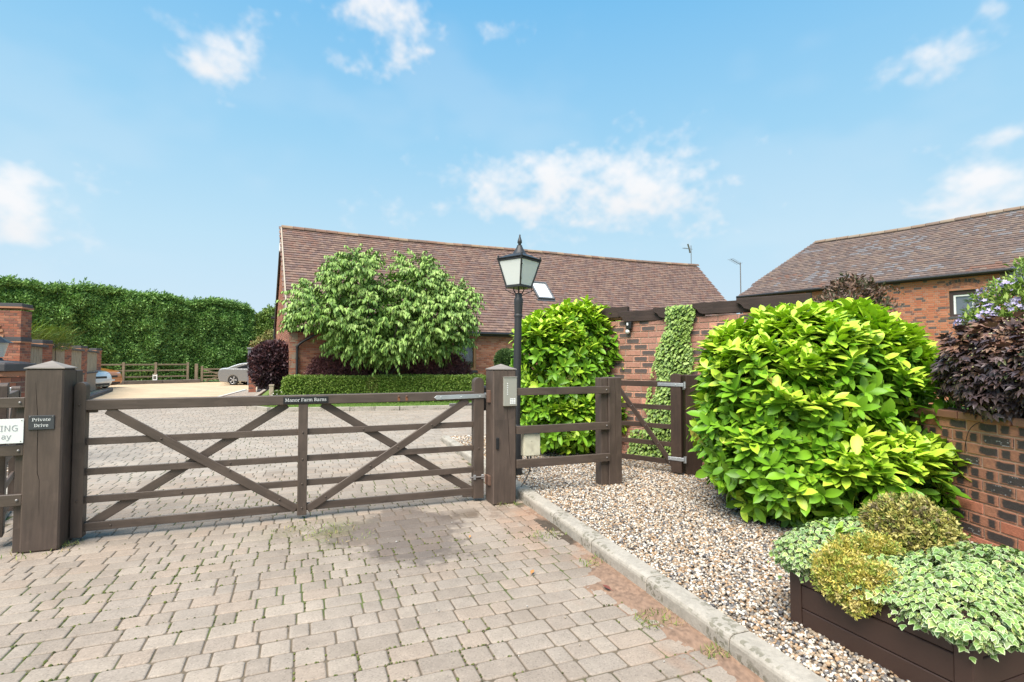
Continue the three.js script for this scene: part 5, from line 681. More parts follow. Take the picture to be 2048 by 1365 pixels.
// ivy leaves: five-lobed, some with a cream margin
function ivyGeo(variegated) {
  const ang = [-150, -112, -78, -52, -28, 0, 28, 52, 78, 112, 150], rad = [0.5, 0.52, 0.62, 0.44, 0.62, 1.0, 0.62, 0.44, 0.62, 0.52, 0.5], out = ang.map((a, i) => [Math.sin(a * Math.PI / 180) * rad[i] * 0.62, 0.32 + Math.cos(a * Math.PI / 180) * rad[i] * 0.62]), pos = [], col = [], idx = [], put = (x, z, c, k) => { pos.push(x, 0.10 * Math.abs(x) - 0.16 * (z - 0.35) ** 2 + k, z); col.push(...c); return pos.length / 3 - 1; };
  const green = [1, 1, 1], edge = variegated ? [2.6, 1.8, 4.2] : green, c0 = put(0, 0.34, green, 0.01), inn = out.map(([x, z], i) => put(x * (variegated ? 0.80 : 0.9) + 0.03 * Math.sin(i * 5), 0.34 + (z - 0.34) * (variegated ? 0.80 : 0.9), green, 0));
  for (let i = 1; i < out.length; i++) idx.push(c0, inn[i - 1], inn[i]); idx.push(c0, inn[out.length - 1], inn[0]);
  const in2 = out.map(([x, z], i) => put(x * (variegated ? 0.80 : 0.9) + 0.03 * Math.sin(i * 5), 0.34 + (z - 0.34) * (variegated ? 0.80 : 0.9), edge, 0)), o2 = out.map(([x, z]) => put(x, z, edge, 0));
  for (let i = 0; i < out.length; i++) { const j = (i + 1) % out.length; idx.push(in2[i], o2[i], in2[j], in2[j], o2[i], o2[j]); }
  const g = new THREE.BufferGeometry(); g.setAttribute('position', new THREE.Float32BufferAttribute(pos, 3)); g.setAttribute('color', new THREE.Float32BufferAttribute(col, 3)); g.setIndex(idx); g.computeVertexNormals(); return g;
}
const ivyVar = ivyGeo(true), ivyPlain = ivyGeo(false), ivyMat = mat([1, 1, 1], 0.5, { vertexColors: true });
{ // ivy on the tall wall
  const o = thing('climbing_ivy', 'column of bright green ivy climbing the tall brick wall', 'ivy', [4.31, 0.05, -7.51], -Math.atan2(0.911, 0.412)), r = rng(121), items = [], pal = [[0.20, 0.32, 0.05], [0.25, 0.37, 0.07], [0.15, 0.25, 0.04], [0.30, 0.42, 0.10], [0.11, 0.20, 0.035]];
  const span = (y) => { const t = y / 2.2, a = lerp(0.96, 1.36, t) + 0.05 * Math.sin(y * 7), b = lerp(1.66, 1.76, t) + 0.04 * Math.sin(y * 9 + 1); return y > 2.05 ? [1.36, 1.78] : y < 0.45 ? [a - 0.3, b - 0.05] : [a, b]; };
  for (let i = 0; i < 3900; i++) { const y = r() * 2.24, [a, b] = span(y), x = lerp(a, b, r()), dep = 0.03 + 0.10 * r() * Math.sin(Math.PI * clamp((x - a) / (b - a), 0.08, 0.92)), d = V((r() - 0.5) * 1.3, -0.75 + (r() - 0.5) * 0.5, 0.45 + 0.3 * r()).normalize(), s = 0.04 + 0.03 * r(); items.push({ m: frameMatrix(V(x, y, dep), d, V((r() - 0.5) * 0.5, 0.5, 1), s, s, s), c: r() * 5 | 0 }); }
  for (let i = 0; i < 90; i++) { const t = r(), x = lerp(1.83, 2.02, t) + (r() - 0.5) * 0.10 * (1 - t), y = lerp(1.0, 1.62, t), s = 0.04 + 0.025 * r(); items.push({ m: frameMatrix(V(x, y, 0.03 + 0.03 * r()), V((r() - 0.5), -0.8, 0.5).normalize(), V(0, 0.5, 1), s, s, s), c: r() * 4 | 0 }); }
  for (let i = 0; i < 70; i++) { const y = 0.7 + r() * 0.8, s = 0.035 + 0.02 * r(); items.push({ m: frameMatrix(V(lerp(1.0, 1.18, (y - 0.7) / 0.8) + (r() - 0.5) * 0.06, y, 0.03), V((r() - 0.5), -0.8, 0.5).normalize(), V(0, 0.5, 1), s, s, s), c: r() * 4 | 0 }); }
  for (let k = 0; k < 5; k++) part('vine', tube([[1.2 + k * 0.08, 0, 0.015], [1.25 + k * 0.09, 0.8, 0.02], [1.45 + k * 0.05, 1.5, 0.02], [1.5 + k * 0.04, 2.15, 0.02]], 0.006, 5, 12), M.bark, o);
  spread(o, 'leaf', 'foliage', ivyPlain, ivyMat, pal, items, 300);
}
// planter at the right with its plants
{
  const X0 = 2.5, X1 = 3.18, Z0 = -2.2, Z1 = -1.34, o = thing('planter_box', 'dark brown plank planter box in the lower right corner', 'planter', [0, 0.055, 0]);
  for (const [y0, y1] of [[0.0, 0.118], [0.122, 0.24], [0.244, 0.372]]) { part('plank', bar(X0 + 0.006, X0 + 0.03, y0, y1, Z0 + 0.07, Z1 - 0.07, 0.004), M.planter, o); part('plank', bar(X0 + 0.07, X1 - 0.07, y0, y1, Z1 - 0.03, Z1 - 0.006, 0.004), M.planter, o); part('plank', bar(X0 + 0.07, X1 - 0.07, y0, y1, Z0 + 0.006, Z0 + 0.03, 0.004), M.planter, o); part('plank', bar(X1 - 0.03, X1 - 0.006, y0, y1, Z0 + 0.07, Z1 - 0.07, 0.004), M.planter, o); }
  for (const [x, z] of [[X0, Z0], [X1 - 0.07, Z0], [X0, Z1 - 0.07], [X1 - 0.07, Z1 - 0.07]]) part('corner_post', bar(x, x + 0.07, 0, 0.385, z, z + 0.07, 0.004), M.planter, o);
  part('rim', merge([bar(X0 + 0.002, X0 + 0.07, 0.3875, 0.405, Z0, Z1, 0.003), bar(X1 - 0.07, X1 - 0.002, 0.3875, 0.405, Z0, Z1, 0.003), bar(X0 + 0.07, X1 - 0.07, 0.3875, 0.405, Z0 + 0.002, Z0 + 0.07, 0.003), bar(X0 + 0.07, X1 - 0.07, 0.3875, 0.405, Z1 - 0.07, Z1 - 0.002, 0.003)]), M.planter, o);
  part('soil', bar(X0 + 0.035, X1 - 0.035, 0.02, 0.37, Z0 + 0.035, Z1 - 0.035, 0.01), M.soil, o);
  const r = rng(131), pal = [[0.16, 0.285, 0.058], [0.19, 0.32, 0.066], [0.13, 0.24, 0.055], [0.24, 0.36, 0.065], [0.20, 0.30, 0.085]];
  function ivyMound(label, ells, n, size, most, seed, drape, clip) {
    const t = thing('variegated_ivy', label, 'ivy', [0, 0.055, 0], 0, 'variegated ivies in the planter'), q = rng(seed), items = [];
    const push = (p, n2) => { if (clip && clip(p)) return; const d = V((q() - 0.5) * 1.6 + n2.x * 0.5, -0.25 - 0.5 * q(), (q() - 0.5) * 1.6 + n2.z * 0.5).normalize(), s = size * (0.5 + 0.95 * q()); items.push({ m: frameMatrix(p, d, n2.clone().add(UP).add(randDir(q).multiplyScalar(0.5)), s, s, s), c: q() * pal.length | 0 }); };
    for (const [p, nn] of shellPoints(ells, n, q, { deep: 0.22, minY: 0.31, lump: 0.1 })) push(p, nn);
    for (const [p, nn] of innerPoints(ells, n * 0.5, q, 0.3)) push(p, nn);
    for (const [x, z, yTop, yLow, k] of drape) for (let i = 0; i < k; i++) push(V(x + (q() - 0.5) * 0.10, lerp(yTop, yLow, q() * q()), z + (q() - 0.5) * 0.12), V(-1, 0.3, 0.4));
     spread(t, 'leaf', 'foliage', ivyVar, ivyMat, pal, items, most);
  }
  const line = (ax, az, bx, bz, n, yTop, yLow, k) => Array.from({ length: n }, (_, i) => [lerp(ax, bx, i / (n - 1)), lerp(az, bz, i / (n - 1)), yTop, lerp(yLow[0], yLow[1], i / (n - 1)) + 0.05 * Math.sin(i * 2.1), k]);
  ivyMound('big mound of cream edged ivy spilling over the near end of the planter', [[2.86, 0.40, -1.55, 0.38, 0.15, 0.30], [2.72, 0.39, -1.72, 0.24, 0.11, 0.24], [3.0, 0.43, -1.5, 0.3, 0.15, 0.26], [2.6, 0.37, -1.45, 0.17, 0.10, 0.22]], 5600, 0.032, 300, 7, [...line(2.47, -1.74, 2.46, -1.32, 6, 0.40, [0.31, 0.28], 22), ...line(2.5, -1.31, 3.15, -1.30, 7, 0.40, [0.27, 0.24], 20)]);
  ivyMound('small mound of cream edged ivy at the far corner of the planter', [[2.66, 0.43, -2.12, 0.24, 0.13, 0.15], [2.86, 0.45, -2.1, 0.22, 0.13, 0.16], [2.52, 0.41, -2.15, 0.13, 0.10, 0.12]], 2600, 0.028, 150, 17, [...line(2.46, -2.2, 2.47, -2.08, 4, 0.40, [0.2, 0.33], 14), ...line(2.46, -2.22, 2.62, -2.24, 3, 0.40, [0.22, 0.3], 12)]);
  const twig = spray(18, 0.015, 0.008, 12, 0.012, { len: 0.055, fwd: 0.8, rows: 2 });
  const yl = thing('golden_shrub', 'golden yellow fine leaved shrub hanging over the planter side', 'shrub', [0, 0.055, 0]); shrub(yl, [[2.55, 0.40, -1.95, 0.075, 0.045, 0.06], [2.54, 0.385, -1.84, 0.08, 0.045, 0.06], [2.56, 0.39, -1.74, 0.07, 0.04, 0.05], [2.66, 0.43, -1.97, 0.09, 0.045, 0.07], [2.485, 0.34, -1.80, 0.035, 0.06, 0.06], [2.485, 0.35, -1.92, 0.035, 0.05, 0.05], [2.76, 0.46, -1.9, 0.08, 0.04, 0.06]], 1900, twig, [[0.58, 0.48, 0.10], [0.62, 0.54, 0.14], [0.50, 0.46, 0.085], [0.38, 0.42, 0.075], [0.64, 0.54, 0.20], [0.26, 0.33, 0.06]], r, { minY: 0.12, deep: 0.4, lump: 0.16, up: 0.1, size: [0.75, 0.6] }); part('stem', tube([[2.68, 0.33, -1.95], [2.6, 0.42, -1.92], [2.5, 0.4, -1.88]], 0.006, 5, 8), M.bark, yl);
  const bx = thing('box_bush', 'small dome of yellow green box against the low wall', 'shrub', [0, 0.055, 0]); shrub(bx, [[3.05, 0.54, -1.92, 0.15, 0.125, 0.14], [2.98, 0.53, -1.95, 0.12, 0.11, 0.12], [3.1, 0.5, -1.86, 0.12, 0.11, 0.12]], 1900, spray(14, 0.018, 0.010, 14, 0.02, { len: 0.06 }), [[0.36, 0.33, 0.07], [0.44, 0.39, 0.10], [0.26, 0.26, 0.055], [0.48, 0.42, 0.14], [0.19, 0.15, 0.07], [0.17, 0.22, 0.04]], r, { minY: 0.3, lump: 0.06, size: [0.75, 0.5] }); for (let k = 0; k < 4; k++) part('stem', tube([[3.05 + k * 0.02, 0.36, -1.95], [3.03 + k * 0.03, 0.45, -1.92 + k * 0.02], [3.0 + k * 0.05, 0.55, -1.9]], 0.006, 5, 6), M.bark, bx);
  const wd = thing('weed', 'bright green serrated weed among the small ivy mound', 'weed', [2.69, 0.55, -2.06]), wl = leafGeo(0.12, 0.03, { rows: 5, droop: 0.4 }); for (let k = 0; k < 7; k++) { const l = part('leaf', wl, mat([0.26, 0.42, 0.04], 0.5), wd); l.rotation.set(-0.9 + 0.25 * Math.sin(k * 3), k * 0.95, 0, 'YXZ'); }
}
// climbers above the low wall
{
  const r = rng(141), w0 = V(5.626, 0, -4.593), wd = V(-0.343, 0, 0.939), P = (s, y, off) => w0.clone().addScaledVector(wd, s).add(V(0.939 * off, y, 0.343 * off));
  const o = thing('purple_climber', 'dark purple leaved climber trailing over the low wall', 'climber', [0, 0, 0]), a = P(2.4, 1.36, 0.16), b = P(2.05, 1.42, 0.24), c = P(2.9, 1.36, 0.14), d = P(2.2, 1.55, 0.25), ells = [[a.x, a.y, a.z, 0.32, 0.36, 0.4], [b.x, b.y, b.z, 0.30, 0.30, 0.36], [c.x, c.y, c.z, 0.32, 0.38, 0.42], [d.x, d.y, d.z, 0.3, 0.3, 0.42]], leaf = leafGeo(0.058, 0.027, { rows: 3, droop: 0.3, fold: 0.3, peak: 0.35, tip: 1.2 });
  const trio = merge([leaf.clone(), leaf.clone().rotateY(0.75), leaf.clone().rotateY(-0.75)]);
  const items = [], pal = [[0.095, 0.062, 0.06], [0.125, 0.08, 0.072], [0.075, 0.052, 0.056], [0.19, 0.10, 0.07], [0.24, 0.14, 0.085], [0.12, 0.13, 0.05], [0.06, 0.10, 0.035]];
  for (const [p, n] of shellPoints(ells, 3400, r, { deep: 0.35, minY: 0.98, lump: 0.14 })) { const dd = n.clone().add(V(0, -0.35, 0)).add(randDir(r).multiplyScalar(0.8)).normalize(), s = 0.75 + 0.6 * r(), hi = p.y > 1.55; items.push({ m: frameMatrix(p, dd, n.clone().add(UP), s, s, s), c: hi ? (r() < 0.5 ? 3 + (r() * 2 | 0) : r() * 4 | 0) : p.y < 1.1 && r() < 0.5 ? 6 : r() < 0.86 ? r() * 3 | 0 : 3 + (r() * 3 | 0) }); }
  for (const [p, n] of innerPoints(ells, 1500, r, 1.0)) { const s = 1 + 0.4 * r(); items.push({ m: frameMatrix(p, n.clone().add(randDir(r)).normalize(), UP, s, s, s), c: r() * 4 | 0, hide: 3 }); } spread(o, 'leaf', 'foliage', trio, leafMat(0.4), pal, items, 300);
  const buds = []; for (const [p] of shellPoints(ells, 380, r, { deep: 0.05, minY: 1.05, lump: 0.14 })) buds.push({ m: new THREE.Matrix4().compose(p, new THREE.Quaternion(), V(0.006, 0.006, 0.006)), c: r() * 2 | 0 }); spread(o, 'bud', 'buds', new THREE.IcosahedronGeometry(1, 0), mat([1, 1, 1], 0.7), [[0.6, 0.55, 0.35], [0.45, 0.45, 0.2]], buds, 0);
  part('tendril', tube([P(2.35, 1.1, 0.06).toArray(), P(2.2, 1.0, -0.04).toArray(), P(2.12, 0.86, -0.03).toArray(), P(2.1, 0.78, -0.02).toArray()], 0.003, 5, 10), M.bark, o);
  for (let k = 0; k < 3; k++) part('stem', tube([P(1.6 + k * 0.4, 0.3, 0.35).toArray(), P(1.7 + k * 0.4, 0.9, 0.3).toArray(), P(1.8 + k * 0.4, 1.4, 0.2).toArray()], 0.012, 5, 8), M.bark, o);
  // lilac flowered climber
  const f = thing('lilac_climber', 'pale lilac flowering climber above the purple leaves at right', 'climber', [0, 0, 0]), q = (px, y, D) => V(0.931 * px * D + 0.365 * D, y, 0.365 * px * D - 0.931 * D), e1 = q(0.955, 2.0, 5.2), e2 = q(0.90, 1.85, 5.2), e3 = q(1.02, 2.15, 5.3), el = [[e1.x, e1.y, e1.z, 0.34, 0.30, 0.3], [e2.x, e2.y, e2.z, 0.2, 0.18, 0.2], [e3.x, e3.y, e3.z, 0.4, 0.34, 0.35]];
  const fl = []; for (const [p, n] of shellPoints(el, 1300, r, { deep: 0.5, lump: 0.3 })) { const s = 0.8 + 0.6 * r(), dd = n.clone().add(randDir(r)).normalize(); fl.push({ m: frameMatrix(p, dd, UP, s, s, s), c: r() * 4 | 0 }); } spread(f, 'leaf', 'foliage', spray(4, 0.06, 0.024, 17, 0.05), leafMat(0.5), [[0.20, 0.31, 0.05], [0.25, 0.35, 0.07], [0.14, 0.24, 0.035], [0.32, 0.42, 0.09]], fl, 0);
  const star = (() => { const s = []; for (let k = 0; k < 5; k++) s.push(leafGeo(0.02, 0.012, { rows: 2, droop: 0.1, peak: 0.5 }).rotateX(-0.5).rotateY(k * 1.2566)); return merge(s); })(), st = []; for (const [p, n] of shellPoints(el, 130, r, { deep: 0.06, lump: 0.3 })) { for (let k = 0; k < 11; k++) { const pp = p.clone().add(randDir(r).multiplyScalar(0.055)).addScaledVector(n, 0.03), dd = n.clone().add(randDir(r).multiplyScalar(0.6)).normalize(); st.push({ m: frameMatrix(pp, new THREE.Vector3().crossVectors(dd, UP).normalize(), dd, 1.4, 1.4, 1.4), c: r() * 3 | 0 }); } } spread(f, 'flower', 'flowers', star, mat([1, 1, 1], 0.7), [[0.42, 0.37, 0.56], [0.50, 0.45, 0.62], [0.36, 0.30, 0.52]], st, 300); for (let k = 0; k < 4; k++) part('stem', tube([[e1.x - 0.2 + 0.15 * k, 0.05, e1.z], [e1.x + 0.1 * k - 0.15, 1.2, e1.z + 0.05], [e1.x + 0.2 * k - 0.3, 2.0, e1.z]], 0.012, 5, 8), M.bark, f);
  // small red-brown shrub showing above the big laurel
  const h = thing('red_shrub', 'thin red brown shrub showing above the big laurel against the barn', 'shrub', [8.2, 0, -5.85]), red = [[0.10, 0.06, 0.04], [0.14, 0.075, 0.05], [0.07, 0.07, 0.03], [0.17, 0.10, 0.06]]; shrub(h, [[0, 2.55, 0, 0.36, 0.28, 0.3], [0.15, 2.3, 0, 0.5, 0.35, 0.4], [-0.5, 2.25, 0, 0.4, 0.25, 0.3]], 520, spray(6, 0.075, 0.03, 19, 0.08), red, r, { deep: 0.6, inner: 0, lump: 0.3 }); for (let k = 0; k < 5; k++) part('stem', tube([[0, 0, 0], [0.1 * k - 0.2, 1.4, 0.05], [0.2 * k - 0.4, 2.6, 0]], 0.012, 5, 8), M.bark, h); part('arching_shoot', tube([[0.2, 2.4, 0], [0.55, 2.72, 0.1], [0.9, 2.62, 0.1]], 0.004, 5, 10), M.bark, h);
  const sh = []; for (let i = 0; i < 26; i++) { const t = i / 26; sh.push({ m: frameMatrix(V(lerp(0.4, 1.0, t), 2.6 + 0.14 * Math.sin(t * 3.1), 0.08), randDir(r).add(V(0, -0.6, 0)).normalize(), UP, 1, 1, 1), c: r() * 4 | 0 }); } spread(h, 'leaf', 'shoot_leaves', leafGeo(0.07, 0.028, { rows: 3 }), leafMat(0.5), red, sh, 0);
}
console.log('plants done');
// ---------------------------------------------------------------- lamp post
{
  const o = thing('lamp_post', 'black lamp post with four sided lantern behind the keypad post', 'lamp post', [2.47, 0.05, -6.2]); o.rotation.z = -0.022;
  part('base', new THREE.LatheGeometry([[0.09, 0], [0.09, 0.5], [0.075, 0.56], [0.08, 0.6], [0.055, 0.66]].map((p) => new THREE.Vector2(...p)), 14), M.iron, o);
  part('shaft', new THREE.LatheGeometry([[0.052, 0.62], [0.05, 1.2], [0.046, 2.0], [0.054, 2.01], [0.054, 2.035], [0.046, 2.045], [0.046, 2.05], [0.05, 2.07], [0.056, 2.2], [0.058, 2.24], [0.045, 2.25], [0.044, 2.3], [0.03, 2.315], [0.001, 2.315]].map((p) => new THREE.Vector2(...p)), 16), M.iron, o);
  for (let k = 0; k < 4; k++) { const a = k * 1.571 + 0.45; part('ladder_bracket', tube([[0.02 * Math.cos(a), 2.27, 0.02 * Math.sin(a)], [0.04 * Math.cos(a), 2.31, 0.04 * Math.sin(a)], [0.065 * Math.cos(a), 2.355, 0.065 * Math.sin(a)], [0.055 * Math.cos(a), 2.395, 0.055 * Math.sin(a)]], 0.007, 6, 8), M.iron, o); }
  for (const a of [0.2, 3.3]) part('scroll', tube([[0.03 * Math.cos(a), 2.28, 0.03 * Math.sin(a)], [0.11 * Math.cos(a), 2.32, 0.11 * Math.sin(a)], [0.17 * Math.cos(a), 2.35, 0.17 * Math.sin(a)], [0.16 * Math.cos(a), 2.385, 0.16 * Math.sin(a)]], 0.005, 5, 10), M.iron, o);
  const lan = new THREE.Group(); lan.name = 'lantern'; lan.position.set(0, 2.39, 0); lan.rotation.y = 0.5; o.add(lan);
  const b = 0.112, t = 0.19, h = 0.345, bars = []; const leg = (ax, ay, az, bx, by, bz, w) => { const A = V(ax, ay, az), B = V(bx, by, bz), g = chamfer(w, w, A.distanceTo(B), 0.002, 'z'); return g.applyMatrix4(frameMatrix(A.clone().lerp(B, 0.5), B.clone().sub(A).normalize(), V(ax, 0.01, az).normalize(), 1, 1, 1)); };
  for (const [sx, sz] of [[1, 1], [1, -1], [-1, -1], [-1, 1]]) bars.push(leg(sx * b, 0, sz * b, sx * t, h, sz * t, 0.02));
  part('frame', merge([...bars, bar(-b - 0.012, b + 0.012, -0.012, 0.02, -b - 0.012, b + 0.012, 0.004), bar(-t - 0.014, t + 0.014, h, h + 0.012, -t - 0.014, t + 0.014, 0.004), ...[[1, 1], [1, -1], [-1, -1], [-1, 1]].map(([sx, sz]) => bar(sx * t - 0.01, sx * t + 0.01, h - 0.016, h + 0.05, sz * t - 0.01, sz * t + 0.01, 0.003)), bar(-t, t, h - 0.024, h - 0.002, t - 0.012, t + 0.006), bar(-t, t, h - 0.024, h - 0.002, -t - 0.006, -t + 0.012), bar(-t - 0.006, -t + 0.012, h - 0.024, h - 0.002, -t, t), bar(t - 0.012, t + 0.006, h - 0.024, h - 0.002, -t, t)]), M.iron, lan);
  const frost = mat([0.93, 0.95, 0.92], 0.9, { physical: true, transmission: 0.3, thickness: 0 });
  for (let k = 0; k < 4; k++) { const g = new THREE.BufferGeometry(), e = 0.008, P = [[-b + e, 0.02, b], [b - e, 0.02, b], [t - e, h - 0.003, t], [-t + e, h - 0.003, t]]; g.setAttribute('position', new THREE.Float32BufferAttribute(P.flat(), 3)); g.setIndex([0, 1, 2, 0, 2, 3]); g.computeVertexNormals(); g.rotateY(k * Math.PI / 2); part('pane', g, frost, lan); }
  for (const [sx, sz] of [[1, 1], [-1, 1], [-1, -1], [1, -1]]) for (const f of [0.25, 0.75]) part('clip', move(new THREE.SphereGeometry(0.009, 6, 5), sx * lerp(b, t, f) * 0.93, h * f, sz * lerp(b, t, f) * 1.02), M.iron, lan);
  part('roof', (() => { const r0 = t + 0.02, r1 = 0.09, y0 = h + 0.012, y1 = h + 0.075; return boxUV(new ConvexGeometry([V(-r0, y0, -r0), V(r0, y0, -r0), V(r0, y0, r0), V(-r0, y0, r0), V(-r1, y1, -r1), V(r1, y1, -r1), V(r1, y1, r1), V(-r1, y1, r1)]), 'x'); })(), M.iron, lan);
  part('chimney', new THREE.LatheGeometry([[0.10, h + 0.07], [0.075, h + 0.10], [0.05, h + 0.145], [0.035, h + 0.175], [0.033, h + 0.19], [0.001, h + 0.19]].map((p) => new THREE.Vector2(...p)), 14), M.iron, lan);
  part('finial', new THREE.LatheGeometry([[0.001, h + 0.185], [0.024, h + 0.195], [0.016, h + 0.205], [0.03, h + 0.225], [0.028, h + 0.25], [0.014, h + 0.29], [0.009, h + 0.31], [0.012, h + 0.32], [0.001, h + 0.335]].map((p) => new THREE.Vector2(...p)), 12), M.iron, lan);
  part('bulb_holder', move(cyl(0.018, 0.014, 0.1, 8), 0, 0.02, 0), M.white, lan);
}
// ---------------------------------------------------------------- far post and rail fence, field gate, sleepers, notice
{
  const P = [[-13.4, -40.8], [-11.1, -41.95], [-9.5, -42.9], [-7.75, -43.8]], o = thing('post_and_rail_fence', 'weathered timber post and rail fence across the back of the yard', 'fence', [0, 0.0, 0]);
  P.forEach(([x, z]) => part('post', move(chamfer(0.15, 1.42, 0.13, 0.015, 'y'), x, 0.71, z), M.greyWood, o));
  const ends = [[-15.5, -39.8], ...P]; for (let i = 1; i < ends.length; i++) for (const y of [1.27, 0.87, 0.45]) { const [ax, az] = ends[i - 1], [bx, bz] = ends[i], L = Math.hypot(bx - ax, bz - az), g = chamfer(L, 0.1, 0.06, 0.012, 'x', i); g.rotateY(-Math.atan2(bz - az, bx - ax)); g.rotateZ((i * y % 0.7 - 0.35) * 0.01); part('rail', move(g, (ax + bx) / 2, y, (az + bz) / 2), M.greyWood, o); }
  const gp = thing('fence_post', 'stout timber gate post at the end of the far fence', 'post', [-7.2, 0, -43.75]); part('post', move(chamfer(0.2, 1.32, 0.2, 0.02, 'y'), 0, 0.66, 0), M.greyWood, gp); part('hinge', bar(0.09, 0.14, 0.9, 1.0, -0.03, 0.03, 0.005), M.rust, gp);
  const g = thing('yard_gate', 'weathered wooden field gate beside the far fence, partly hidden by cars', 'gate', [-6.85, 0, -43.6], 0.28); part('stile', bar(-0.05, 0.09, 0.05, 1.16, -0.05, 0.05, 0.01), M.greyWood, g); part('stile', bar(3.2, 3.3, 0.05, 1.0, -0.05, 0.05, 0.01), M.greyWood, g); for (const y of [0.93, 0.68, 0.45, 0.22]) part('rail', bar(0.09, 3.2, y - 0.04, y + 0.05, -0.02, 0.02, 0.005), M.greyWood, g); part('brace', strut(0.1, 0.95, 1.9, 0.2, 0.09, 0.021, 0.05), M.greyWood, g); part('brace', strut(0.25, 0.05, 2.2, 0.93, 0.09, -0.05, -0.021), M.greyWood, g);
  const s = thing('sleeper_edging', 'dark timber sleepers along the foot of the far fence', 'edging', [0, 0, 0]); for (let i = 0; i < 3; i++) { const a = [[-13.5, -40.2], [-10.9, -41.5], [-9.0, -42.5], [-6.9, -43.4]], [ax, az] = a[i], [bx, bz] = a[i + 1], L = Math.hypot(bx - ax, bz - az), g2 = chamfer(L - 0.02, 0.24, 0.22, 0.02, 'x', i); g2.rotateY(-Math.atan2(bz - az, bx - ax)); part('sleeper', move(g2, (ax + bx) / 2, 0.1, (az + bz) / 2), woodMat([0.16, 0.13, 0.11], 0.9, 0.004), s); }
  const e = thing('sleeper_edging', 'grey timber edging beside the boarded wall', 'edging', [0, 0, 0]); for (const [ax, az, bx, bz] of [[-7.9, -25.2, -8.5, -28.8], [-8.5, -28.85, -9.15, -32.6]]) { const L = Math.hypot(bx - ax, bz - az), g2 = chamfer(L, 0.16, 0.2, 0.02, 'x'); g2.rotateY(-Math.atan2(bz - az, bx - ax)); part('sleeper', move(g2, (ax + bx) / 2, 0.05, (az + bz) / 2), M.blueStone, e); }
  const n = thing('small_notice', 'small white framed notice leaning at the far fence foot', 'sign', [-9.45, 0.2, -42.5], -0.3); part('board', move(chamfer(0.3, 0.4, 0.03, 0.01), 0, 0.2, 0), M.white, n); part('picture', bar(-0.1, 0.1, 0.08, 0.3, 0.016, 0.02, 0.001), mat([0.1, 0.09, 0.08], 0.7), n); part('peak', move(new THREE.ConeGeometry(0.17, 0.15, 4).rotateY(0.785).scale(1, 1, 0.3), 0, 0.47, 0), M.greyWood, n); part('foot', bar(-0.1, 0.1, -0.2, 0.0, -0.02, 0.02, 0.004), M.greyWood, n);
}
